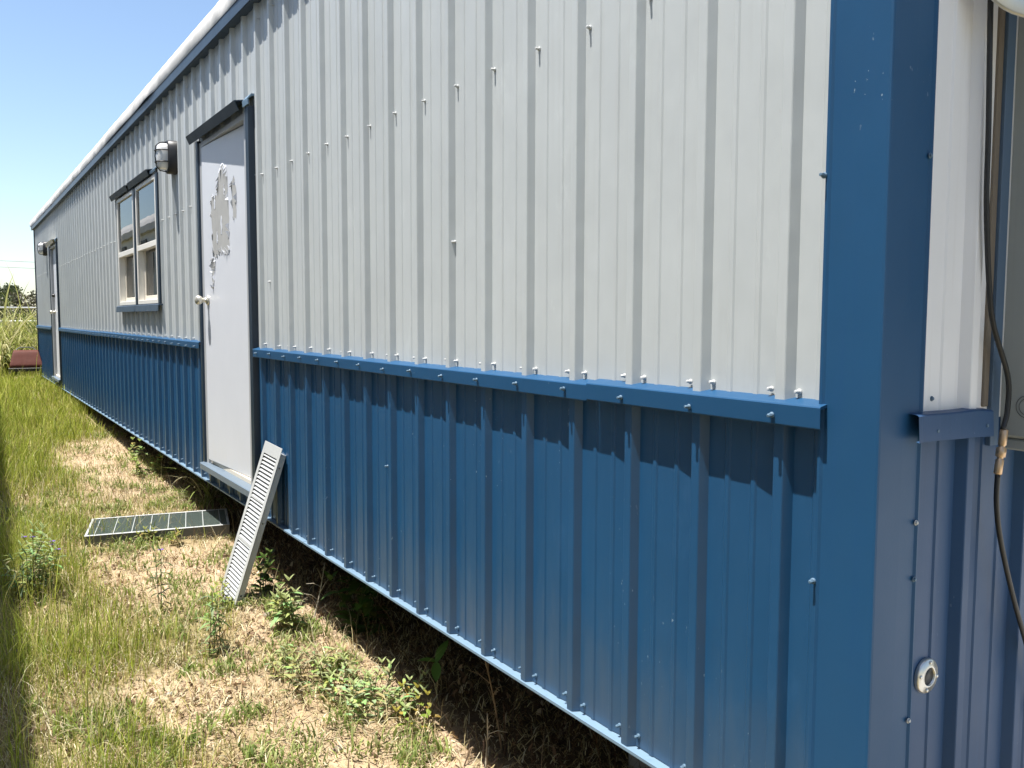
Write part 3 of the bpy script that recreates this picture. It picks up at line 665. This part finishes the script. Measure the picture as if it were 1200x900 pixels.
# ------------------------------------------------------------------ louvred panel leaning on the wall
lean, roll, yaw, PW, PL = .308, .03, .0, .285, .86
P0 = Vector((-.262, 3.475, -.392))
l0 = Vector((math.sin(lean), 0, math.cos(lean))); w0 = Vector((0, -1, 0))
l1 = l0*math.cos(roll)+w0*math.sin(roll); w1 = w0*math.cos(roll)-l0*math.sin(roll)
RZ = Matrix.Rotation(yaw, 3, 'Z'); l1 = RZ @ l1; w1 = RZ @ w1; n1 = l1.cross(w1); n1 = n1 if n1.x < 0 else -n1
MV = Matrix(((w1.x, n1.x, l1.x, P0.x), (w1.y, n1.y, l1.y, P0.y), (w1.z, n1.z, l1.z, P0.z), (0, 0, 0, 1)))
lv = empty('louvred_panel', P0); lv.matrix_world = MV
tag(lv, 'narrow grey louvred metal vent leaning against the blue skirting below the door', 'vent panel')
hw = PW/2; fr = MB(); b_ = .034
fr.box(-hw, -hw+b_, -.001, .002, 0, PL, bev=.0008); fr.box(hw-b_, hw, -.001, .002, 0, PL, bev=.0008)
fr.box(-hw+b_, hw-b_, -.001, .002, 0, .045, bev=.0008); fr.box(-hw+b_, hw-b_, -.001, .002, PL-.06, PL, bev=.0008)
fr.box(-hw+.014, -hw+.017, -.034, -.001, .01, PL-.03); fr.box(hw-.017, hw-.014, -.034, -.001, .01, PL-.03)
fr.box(-hw+.017, hw-.017, -.034, -.001, PL-.033, PL-.03); fr.box(-hw+.017, hw-.017, -.034, -.001, .01, .013)
for z in (PL*.40, PL*.66): fr.box(-hw+b_, hw-b_, -.004, .0015, z-.005, z+.005)
fr.build('frame', M['galv'], lv)
sl = MB(); z = .055
while z < PL-.07:
    sl.add([(-hw+b_-.003, .001, z), (hw-b_+.003, .001, z), (hw-b_+.003, -.016, z+.016), (-hw+b_-.003, -.016, z+.016), (-hw+b_-.003, .001, z-.0015), (hw-b_+.003, .001, z-.0015), (hw-b_+.003, -.0165, z+.0145), (-hw+b_-.003, -.0165, z+.0145)],
           [(0, 1, 2, 3), (4, 7, 6, 5), (0, 4, 5, 1), (2, 6, 7, 3)]); z += .0198
sl.build('louvres', M['galv'], lv)
bk = MB(); bk.box(-hw+.018, hw-.018, -.033, -.0315, .014, PL-.036); bk.build('back_plate', M['galvdark'], lv)
for z in (.10, PL*.55, PL-.10):
    s = MB(); s.lathe([(.004, 0), (.004, .002), (0, .003)], (hw-.014, -.018, z), (1, 0, 0), 8); s.build('rivet', M['galvdark'], lv)

# ------------------------------------------------------------------ steel grating lying on the ground
ang = math.atan2(4.735-4.916, .151+.662)
gt = empty('steel_grating', (-.255, 5.06, -.352)); gt.rotation_euler = (R(.6), R(-.3), ang)
tag(gt, 'flat dark steel grating with weeds growing through it, lying on the dirt', 'grating')
GW, GD, GH = .86, .48, .075
gx0, gx1, gy0, gy1 = -.44, -.44+GW, -.21, -.21+GD
fr = MB()
for (x0, x1, y0, y1) in ((gx0, gx1, gy0, gy0+.005), (gx0, gx1, gy1-.005, gy1), (gx0, gx0+.005, gy0+.005, gy1-.005), (gx1-.005, gx1, gy0+.005, gy1-.005)): fr.box(x0, x1, y0, y1, 0, GH, bev=.001)
fr.build('side_channel', M['galvdark'], gt)  # sides in darker steel than the rim, shade put into the colour
rm = MB()
rm.box(gx0-.001, gx1+.001, gy0-.002, gy0+.020, GH+.001, GH+.0035, bev=.001); rm.box(gx0-.001, gx0+.014, gy0+.021, gy1, GH+.001, GH+.0035, bev=.001); rm.box(gx1-.014, gx1+.001, gy0+.021, gy1, GH+.001, GH+.0035, bev=.001)
rm.box(gx0+.015, gx1-.015, gy1-.02, gy1, GH+.001, GH+.0035, bev=.001)
rm.build('rim', M['galv'], gt)
for i in range(8):
    x = gx0+.055+i*(GW-.11)/7; b = MB(); b.box(x-.003, x+.003, gy0+.022, gy1-.021, GH+.000, GH+.004, bev=.001); b.build('cross_bar', M['acgrey'], gt)
ms = MB(); k = 0
y = gy0+.03
while y < gy1-.02:
    ms.box(gx0+.006, gx1-.006, y-.0024, y+.0024, GH-.010, GH-.001); y += .0145
x = gx0+.03
while x < gx1-.02: ms.box(x-.0018, x+.0018, gy0+.006, gy1-.006, GH-.0135, GH-.0105); x += .03
ms.build('mesh', M['grate'], gt)

# ------------------------------------------------------------------ low brown chair by the far end
ch = empty('chair', (-.235, 17.15, float(gz(17.15))+.085)); ch.rotation_euler = (0, 0, R(-4))
tag(ch, 'low brown padded chair with a metal hoop back, beside the tall grass', 'chair')
ch.scale = (1.12, 1.12, 1.12)
def pad(mb, w0, w1, L, th, Mx):
    rings = []
    for t in np.linspace(0, 1, 7):
        w = w0+(w1-w0)*t; e = 1-abs(2*t-1)**6
        rings.append([Mx @ Vector((math.copysign(1, math.cos(a))*abs(math.cos(a))**.22*w/2*(.96+.04*e), math.copysign(1, math.sin(a))*abs(math.sin(a))**.22*th/2*(.5+.5*e), L*t)) for a in [2*math.pi*k/20 for k in range(20)]])
    n = 20; vs = [p for r in rings for p in r]
    fs = [(i*n+k, i*n+(k+1) % n, (i+1)*n+(k+1) % n, (i+1)*n+k) for i in range(6) for k in range(n)]+[tuple(range(n))[::-1], tuple(range(6*n, 7*n))]
    mb.add(vs, fs, True)
b = MB(); pad(b, .49, .36, .32, .034, Matrix.Translation((0, -.12, .13)) @ Matrix.Rotation(R(-30), 4, 'X')); b.build('backrest', M['brown'], ch)
b = MB(); pad(b, .46, .44, .40, .05, Matrix.Translation((0, -.06, .14)) @ Matrix.Rotation(R(-86), 4, 'X')); b.build('seat', M['brown'], ch)
b = MB(); b.tube(spl([(-.14, .02, .37), (-.13, .06, .42), (-.07, .085, .45), (.07, .085, .45), (.13, .06, .42), (.14, .02, .37)]), .0075, 8); b.build('hoop', M['galvdark'], ch)
b = MB(); b.box(-.255, .255, -.155, -.12, .07, .125, bev=.006); b.tube([(-.24, -.13, .115), (-.23, .33, .12)], .012, 8); b.tube([(.24, -.13, .115), (.23, .33, .12)], .012, 8); b.build('frame', M['black'], ch)
for (x, y) in ((-.235, -.13), (.235, -.13), (-.225, .32), (.225, .32)):
    b = MB(); b.tube([(x, y, .11), (x*1.06, y*1.06, -.11)], .013, 8); b.build('leg', M['rust'], ch)

# ------------------------------------------------------------------ weeds (each one a thing)
def leafgeo(base, d, L, w, droop, up=Vector((0, 0, 1)), segs=4, fold=.25):
    """a pointed leaf as a folded ribbon"""
    d = d.normalized(); side = d.cross(up); side = side.normalized() if side.length > .01 else Vector((1, 0, 0))
    vs = []; p = base.copy()
    for k in range(segs+1):
        t = k/segs; ww = w*math.sin(math.pi*min(1, (t*.93+.07)))**.8*.5 if k < segs else .0004
        nn = side.cross(d).normalized()
        vs += [p-side*ww+nn*ww*fold, p.copy(), p+side*ww+nn*ww*fold]
        d = (d+Vector((0, 0, -droop/segs))).normalized(); p = p+d*(L/segs)
    fs = []
    for k in range(segs):
        a = 3*k; fs += [(a, a+1, a+4, a+3), (a+1, a+2, a+5, a+4)]
    return vs, fs
class Plant:
    def __init__(s, name, x, y, label, cat='weed', dz=0):
        s.root = empty(name, (x, y, float(ground_h(np.array([x]), np.array([y]))[0])+dz)); tag(s.root, label, cat); s.parts = {}
    def put(s, part, vs, fs, c):
        V, F, C = s.parts.setdefault(part, ([], [], [])); o = len(V); V += [tuple(v) for v in vs]; F += [tuple(i+o for i in f) for f in fs]; C += [c]*len(vs)
    def stem(s, path, r, c):
        b = MB(); b.tube(path, [r*(1-.55*i/(len(path)-1)) for i in range(len(path))], 5); s.ns = getattr(s, 'ns', 0)+1; s.put('stem|%d' % s.ns, b.v, b.f, c)
    def done(s):
        for part, (V, F, C) in s.parts.items():
            q = np.array([f for f in F if len(f) == 4]).reshape(-1, 4); t = [f for f in F if len(f) == 3]
            for f in F:
                if len(f) > 4: t += [(f[0], f[i], f[i+1]) for i in range(1, len(f)-1)]
            arr_mesh(part.split('|')[0], np.array(V), q, np.array(t).reshape(-1, 3), M['leaf'], np.array(C), s.root)
def leafy(name, x, y, label, stems=3, h=.25, spread=.3, nleaf=9, L=.06, w=.018, cl=(.20, .26, .09), cs=(.16, .16, .06), droop=.9, flower=0, r=.0025, seed=0, cat='weed', petal=(.28, .16, .55)):
    q = random.Random(seed*77+5); P = Plant(name, x, y, label, cat)
    for s in range(stems):
        a = q.uniform(0, 6.28); t = q.uniform(.1, 1)*spread; hh = h*q.uniform(.65, 1.1)
        bx = Vector((q.uniform(-1, 1), q.uniform(-1, 1), 0))*(.02+.10*spread*(stems > 3))
        top = bx+Vector((math.cos(a)*math.sin(t)*hh, math.sin(a)*math.sin(t)*hh, math.cos(t)*hh)); mid = (bx+top)/2+Vector((0, 0, hh*.08))
        path = spl([bx+Vector((0, 0, -.02)), mid, top], 5); P.stem(path, r, cs)
        for k in range(nleaf):
            f = (.15+.85*k/nleaf) if nleaf > 3 else 1; p = path[min(len(path)-1, int(f*(len(path)-1)))]
            for sgn in (0, math.pi):
                if q.random() < .12: continue
                az = k*2.4+sgn+q.uniform(-.5, .5); dd = Vector((math.cos(az), math.sin(az), q.uniform(.2, .9)))
                sc_ = q.uniform(.6, 1.15)*(1-.35*f+.1); c = [v*q.uniform(.75, 1.3) for v in cl]
                vs, fs = leafgeo(p, dd, L*sc_, w*sc_, droop*q.uniform(.6, 1.3)); P.put('leaves', vs, fs, c)
        for k in range(3):
            az = k*2.1; vs, fs = leafgeo(top, Vector((math.cos(az), math.sin(az), 1.6)), L*.55, w*.6, .5); P.put('leaves', vs, fs, [v*1.15 for v in cl])
        if s < flower:
            for k in range(7):
                az = k*.9; vs, fs = leafgeo(top+Vector((0, 0, .012)), Vector((math.cos(az), math.sin(az), .5)), .017, .012, .5, segs=3); P.put('flower', vs, fs, petal)
    P.done(); return P.root
PALE = (.27, .31, .15); MIDG = (.16, .23, .06); DARKG = (.07, .13, .03)
leafy('weed', -.569, 3.553, 'tall thin weed with one purple flower in front of the grating', 2, .36, .10, 11, .085, .013, (.10, .15, .055), (.12, .12, .06), 1.1, 1, seed=1)
leafy('weed', -1.05, 4.15, 'bushy silvery weed with purple flowers at the left edge of the alley', 16, .40, .60, 11, .08, .015, (.33, .40, .17), (.2, .2, .12), .9, 5, seed=2)
leafy('weed', -1.12, 3.95, 'dark narrow-leaved weed in front of the silvery bush', 3, .24, .5, 8, .09, .014, (.05, .08, .03), (.06, .07, .03), 1.4, seed=14)
leafy('weed', .03, 7.05, 'round-leaved green weed growing at the trailer base beyond the grating', 9, .30, .8, 7, .06, .040, (.34, .42, .14), (.16, .18, .08), .7, seed=3)
leafy('weed', -.103, 2.97, 'pale leafy weed in the sun nearest the foot of the louvred vent', 8, .24, .45, 8, .075, .024, (.38, .43, .19), (.22, .22, .1), .9, seed=4)
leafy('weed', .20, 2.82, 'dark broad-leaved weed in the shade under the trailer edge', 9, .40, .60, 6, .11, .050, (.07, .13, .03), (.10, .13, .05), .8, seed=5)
leafy('weed', -.05, 2.15, 'sprawling pale weed bed along the edge of the trailer shadow', 26, .17, 1.15, 8, .055, .018, (.42, .49, .22), (.25, .24, .14), .6, seed=6)
leafy('weed', -.442, 2.94, 'slender upright weed in bare soil left of the pale weeds', 4, .30, .2, 9, .085, .014, (.27, .34, .14), (.17, .18, .08), 1.1, seed=7)
leafy('weed', -.03, 3.62, 'dark leafy weed growing behind the leaning louvred vent', 5, .22, .5, 5, .08, .035, (.10, .16, .04), (.12, .14, .05), .9, seed=8)
leafy('weed', -.19, 2.48, 'low clump of yellow-green weed between the pale weed bed and the vent', 18, .15, 1.1, 7, .055, .018, (.40, .43, .18), (.22, .2, .1), .7, seed=9)
leafy('weed', -.35, 4.75, 'yellow-green weed sprouting against the front of the grating', 8, .10, .9, 5, .05, .02, (.34, .36, .10), (.2, .2, .1), .7, seed=10)
leafy('weed', -.30, 3.42, 'small yellow-green weed at the foot of the louvred vent', 4, .16, .5, 5, .05, .018, (.36, .40, .10), (.2, .2, .1), .7, seed=11)
leafy('weed', .0, 1.98, 'small weed with yellowing leaves at the lower end of the shadow edge', 4, .12, .8, 4, .05, .024, (.34, .30, .06), (.2, .18, .1), .7, seed=12)
# three-leaved sprout in the dark
P = Plant('sprout', .22, 2.06, 'single three-leaved green sprout alone in the dark under the trailer', 'sprout')
P.stem(spl([(0, 0, -.02), (.004, 0, .08), (-.012, .01, .155)]), .004, (.22, .18, .10))
for az, el, L in ((2.3, .25, .085), (.5, 1.1, .11), (4.2, -.5, .085)):
    vs, fs = leafgeo(Vector((-.012, .01, .152)), Vector((math.cos(az), math.sin(az), el)), L, .040, .5, segs=6); P.put('leaves', vs, fs, (.12, .24, .05))
P.done()
# arching tuft beside the grating
def tuft(name, x, y, label, n, h, w, cols, seed, cat='grass tuft', spread=1.1):
    q = random.Random(seed); P = Plant(name, x, y, label, cat)
    for k in range(n):
        az = q.uniform(0, 6.28); vs, fs = leafgeo(Vector((q.uniform(-.05, .05), q.uniform(-.05, .05), -.01)), Vector((math.cos(az)*spread*q.random(), math.sin(az)*spread*q.random(), 1.0)), h*q.uniform(.6, 1.25), w*q.uniform(.6, 1.2), q.uniform(1.2, 3.0), segs=8)
        P.put('blades', vs, fs, q.choice(cols))
    P.done()
tuft('grass_tuft', .22, 5.72, 'arching grass tuft between the grating and the door sill', 60, .50, .011, [(.25, .30, .08), (.20, .26, .06), (.46, .42, .24)], 3)
tuft('grass_tuft', -.98, 2.35, 'clump of bleached curling straw at the left edge of the shadow', 22, .2, .006, [(.55, .48, .3), (.45, .38, .22)], 4)
tuft('reed', -.55, 18.9, 'tall reed clump with drooping pale leaves rising above the fence rail', 30, 1.75, .045, [(.42, .42, .14), (.60, .56, .30), (.28, .32, .08)], 6, 'reed', .7)
# dead forked stalks in the dark strip
for (x, y, h, lab) in ((.24, 1.62, .42, 'upright brown dead stalk under the trailer nearest the camera'), (.03, 3.02, .30, 'bleached forked dead stalk beside the dark broad-leaved weed'), (.12, 1.55, .2, 'short bleached forked twig at the shadow edge')):
    P = Plant('dead_stalk', x, y, lab, 'dead stalk'); q = random.Random(int(y*100))
    c = (.34, .25, .16) if h > .4 else (.62, .56, .44)
    top = Vector((q.uniform(-.08, .08), q.uniform(-.05, .05), h)); path = spl([(0, 0, -.02), top*.5+Vector((.012, .01, 0)), top], 5); P.stem(path, .0045, c)
    for k in range(5):
        p = path[3+k % (len(path)-3)]; d = Vector((q.uniform(-1, 1), q.uniform(-1, 1), q.uniform(.2, 1)))*h*.28; P.stem([p, p+d*.5+Vector((0, 0, .01)), p+d], .0022, c)
    P.done()
# small stones and clods
for k, (x, y, r, lab) in enumerate(((-.70, 2.62, .018, 'pale stone lying in the grass left of the bare soil'), (-.28, 1.9, .022, 'brown clod of earth on the bare soil near the camera'), (-.13, 3.15, .035, 'reddish clod of earth below the leaning vent'))):
    b = MB(); q = random.Random(k); n, m = 10, 6
    rings = [[Vector((r*math.sin(math.pi*i/m)*math.cos(6.283*a/n), r*.8*math.sin(math.pi*i/m)*math.sin(6.283*a/n), r*.55*math.cos(math.pi*i/m)))*q.uniform(.82, 1.12) for a in range(n)] for i in range(m+1)]
    b.add([v for g_ in rings for v in g_], [(i*n+a, i*n+(a+1) % n, (i+1)*n+(a+1) % n, (i+1)*n+a) for i in range(m) for a in range(n)], True)
    o = b.build('stone', (M['concrete'], M['wood'], M['grime'])[k]); o.location = (x, y, float(ground_h(np.array([x]), np.array([y]))[0])+r*.25); tag(o, lab, 'stone')

# ------------------------------------------------------------------ beyond the far end: rails, wire, trees
def fence(name, y, x0, x1, z, posts, r, mat, label, z2=None, bars=1):
    f = empty(name, (x0, y, float(gz(y)))); tag(f, label, 'fence'); inv = Matrix.Translation((-x0, -y, -float(gz(y))))
    for k in range(bars):
        b = MB(); b.tube([(x0, y, z-k*.45), (x1, y, z-k*.45)], r, 10); o = b.build('rail', mat, f); o.matrix_basis = inv
    for px in posts:
        b = MB(); b.tube([(px, y+.0, float(gz(y))-.1), (px, y, z-r*.5)], r*.9, 10); o = b.build('post', mat, f); o.matrix_basis = inv
fence('pipe_fence', 21.6, -8, 9, .975, (-7.5, -4.5, 2.1, 5.4, 8.4), .028, M['fencewhite'], 'white pipe rail fence just behind the tall grass')
fence('wire_fence', 34.0, -16, 20, 1.40, tuple(-15.2+3.55*k for k in range(10)), .03, M['galv'], 'thin grey rail fence with posts farther off across the field', bars=2)
pl = empty('power_line', (-30, 92, 0)); tag(pl, 'distant overhead power wire strung low across the sky', 'power line')
for px in (-30, 62):
    b = MB(); b.tube([(px, 92, -.1), (px, 92, 7.6)], [.16, .11], 10); b.box(px-.06, px+.06, 91.0, 93, 7.0, 7.12); o = b.build('pole', M['wood'], pl); o.location = (30, -92, 0)
for k, dz in enumerate((0, -.55)):
    b = MB(); b.tube([(-30+92*t, 92+.6*k, 7.2+dz-4*1.05*t*(1-t)) for t in np.linspace(0, 1, 25)], .016, 5); o = b.build('wire', M['galvdark'], pl); o.location = (30, -92, 0)
def tree(x, y, h, cw, label, cols, seed, n=2600):
    q = np.random.default_rng(seed); r = random.Random(seed); z = float(gz(y)); root = empty('tree', (x, y, z)); tag(root, label, 'tree', 'scrub trees across the field')
    tk = MB(); tk.tube(spl([(0, 0, -.2), (r.uniform(-.1, .1), 0, h*.25), (r.uniform(-.3, .3), 0, h*.55), (r.uniform(-.4, .4), 0, h*.85)], 4), [h*.045*(1-.8*i/12) for i in range(13)], 8)
    cl = []
    for k in range(9):
        a = r.uniform(0, 6.28); rad = cw*r.uniform(.15, .75); c = Vector((math.cos(a)*rad, math.sin(a)*rad, h*r.uniform(.38, .86))); cl.append((c, h*r.uniform(.13, .25)))
        tk.tube([(0, 0, h*.25), tuple(c*.5+Vector((0, 0, h*.12))), tuple(c)], [h*.02, h*.012, h*.005], 5)
    tk.build('trunk', M['wood'], root)
    ci = q.integers(0, len(cl), n); u = q.normal(0, 1, (n, 3)); u /= np.linalg.norm(u, axis=1)[:, None]; rr_ = q.random(n)**.45
    C0 = np.array([tuple(c) for c, _ in cl]); R0 = np.array([s for _, s in cl]); p = C0[ci]+u*(rr_*R0[ci])[:, None]*np.array([1.25, 1.25, .85])
    s = q.uniform(.06, .16, n)*h/4; t1 = q.normal(0, 1, (n, 3)); t1 /= np.linalg.norm(t1, axis=1)[:, None]; t2 = np.cross(t1, q.normal(0, 1, (n, 3))); t2 /= np.linalg.norm(t2, axis=1)[:, None]
    V = np.stack([p-t1*s[:, None], p+t2*s[:, None]*.6, p+t1*s[:, None], p-t2*s[:, None]*.6], 1).reshape(-1, 3)
    tn = np.array(cols)[q.integers(0, len(cols), n)]*(1+q.normal(0, .2, (n, 1))); b0 = np.arange(n)*4
    arr_mesh('crown', V, np.stack([b0, b0+1, b0+2, b0+3], 1), np.zeros((0, 3), int), M['leaf'], np.clip(np.repeat(tn, 4, 0), .01, 1), root)
OL = [(.075, .095, .035), (.10, .115, .05), (.055, .075, .028)]; GB = [(.17, .15, .10), (.13, .115, .075), (.10, .10, .05)]
tree(-.1, 66, 3.3, 2.6, 'dark olive scrub tree, leftmost above the fence rail', OL, 1)
tree(3.2, 70, 3.0, 2.8, 'grey-brown half-bare scrub tree behind the white pipe rail', GB, 2)
tree(1.6, 76, 3.9, 3.0, 'tallest olive scrub tree, beyond the grey-brown one', OL, 3)
tree(6.0, 74, 3.4, 3.0, 'grey-green scrub tree right beside the trailer corner', OL+GB, 4)
tree(-3.4, 70, 3.6, 2.8, 'olive scrub tree at the far left of the field', OL, 5)
tree(-7.5, 74, 3.2, 3.0, 'brownish scrub tree off to the left of the field', GB, 6)
tree(10.5, 78, 3.8, 3.2, 'olive scrub tree hidden mostly behind the trailer', OL, 7)
n = 9000; gx = rng.uniform(-40, 40, n); gy = rng.uniform(60, 68, n)
tag(blades('scrub', gx, gy, rng.gamma(6, .16, n), rng.uniform(.06, .2, n), rng.uniform(.2, 1.4, n), tints(n, GB+OL, [.2, .2, .2, .14, .13, .13]), M['leaf'], segs=3), kind='stuff')

# ------------------------------------------------------------------ the building across the alley (seen in the window panes; its shadow edges the grass)
def pale_block(loc, rz, NL, ND, NH, rise, label, wins):
    nb = empty('neighbouring_building', loc); nb.rotation_euler = (0, 0, rz); tag(nb, label, 'building')
    w = MB(); w.box(-ND, 0, 0, NL, -.8, NH); w.build('wall', M['pale'], nb)
    rfp = [(.10, NH-.12), (.10, NH+.02), (-.03, NH+.20*rise), (-.4, NH+.55*rise), (-1.1, NH+.85*rise), (-ND/2, NH+rise), (-ND+1.1, NH+.85*rise), (-ND+.4, NH+.55*rise), (-ND-.1, NH+.02), (-ND-.1, NH-.12)]
    w = MB(); w.prism(rfp[::-1], 'y', -.12, NL+.12); w.build('roof', M['membrane'], nb)
    for y, z0, z1 in wins:
        f = MB(); f.box(.001, .03, y, y+.06, z0, z1); f.box(.001, .03, y+1.3, y+1.36, z0, z1); f.box(.001, .03, y+.06, y+1.3, z0, z0+.06); f.box(.001, .03, y+.06, y+1.3, z1-.06, z1); f.box(.001, .026, y+.66, y+.70, z0+.06, z1-.06)
        o = f.build('window', M['galvdark'], nb); p = MB(); p.box(.002, .012, y+.06, y+1.3, z0+.06, z1-.06); p.build('pane', M['navy'], o)
pale_block((-2.985, -6, 0), R(-2.6), 18.2, 5.0, 4.03, .25, 'tall pale building across the alley whose shadow edges the grass', [(3.0, 1.4, 2.5), (13.5, 1.4, 2.5)])
pale_block((-2.35, 13.2, 0), R(-1), 13, 4.2, 3.0, .8, 'low pale building with a rounded roof, mirrored in the two windows', [(1.0, 1.75, 2.75), (3.4, 1.75, 2.75), (5.8, 1.75, 2.75), (8.2, 1.75, 2.75), (10.6, 1.75, 2.75)])

# ------------------------------------------------------------------ light, sky, camera
SUN_EL, SUN_OFF = 73.5, 8           # elevation; sun stands off the wall normal, a little towards the far end
dirs = Vector((-math.cos(R(SUN_OFF))*math.cos(R(SUN_EL)), math.sin(R(SUN_OFF))*math.cos(R(SUN_EL)), math.sin(R(SUN_EL))))
su = bpy.data.lights.new('sun', 'SUN'); su.energy = 4.2; su.angle = R(.53); su.color = (1, .965, .915)
so = bpy.data.objects.new('sun', su); col.objects.link(so); so.rotation_euler = dirs.to_track_quat('Z', 'Y').to_euler(); so.location = (-4, 0, 12)
wd = bpy.data.worlds.new('World'); sc.world = wd; wd.use_nodes = True; nt = wd.node_tree; nt.nodes.clear()
out = nt.nodes.new('ShaderNodeOutputWorld'); bg = nt.nodes.new('ShaderNodeBackground'); sky = nt.nodes.new('ShaderNodeTexSky')
sky.sky_type = 'NISHITA'; sky.sun_disc = False; sky.sun_elevation = R(SUN_EL); sky.sun_rotation = math.atan2(dirs.x, dirs.y)
sky.altitude = 100; sky.air_density = 1.0; sky.dust_density = .7; sky.ozone_density = 1.3
bg.inputs[1].default_value = .088; nt.links.new(sky.outputs[0], bg.inputs[0]); nt.links.new(bg.outputs[0], out.inputs[0])
cam = bpy.data.cameras.new('camera'); co_ = bpy.data.objects.new('camera', cam); col.objects.link(co_)
cam.sensor_width = 36; cam.sensor_fit = 'HORIZONTAL'; cam.lens = 1010/1200*36; cam.clip_start = .02; cam.clip_end = 4000
ya, pi_, ro = .5770, .0764, .0025
fw = Vector((math.sin(ya)*math.cos(pi_), math.cos(ya)*math.cos(pi_), -math.sin(pi_))); rt = Vector((math.cos(ya), -math.sin(ya), 0)); u_ = rt.cross(fw)
r2 = rt*math.cos(ro)+u_*math.sin(ro); u2 = u_*math.cos(ro)-rt*math.sin(ro)
co_.matrix_world = Matrix(((r2.x, u2.x, -fw.x, cam_p[0]), (r2.y, u2.y, -fw.y, cam_p[1]), (r2.z, u2.z, -fw.z, cam_p[2]), (0, 0, 0, 1)))
sc.camera = co_
vs_ = sc.view_settings; sc.display_settings.display_device = 'sRGB'; vs_.view_transform = 'Standard'; vs_.look = 'None'; vs_.exposure = 1.25; vs_.gamma = 1; vs_.use_curve_mapping = False
sc.cycles.max_bounces = 8; sc.cycles.diffuse_bounces = 4; sc.cycles.glossy_bounces = 4; sc.cycles.transparent_max_bounces = 12
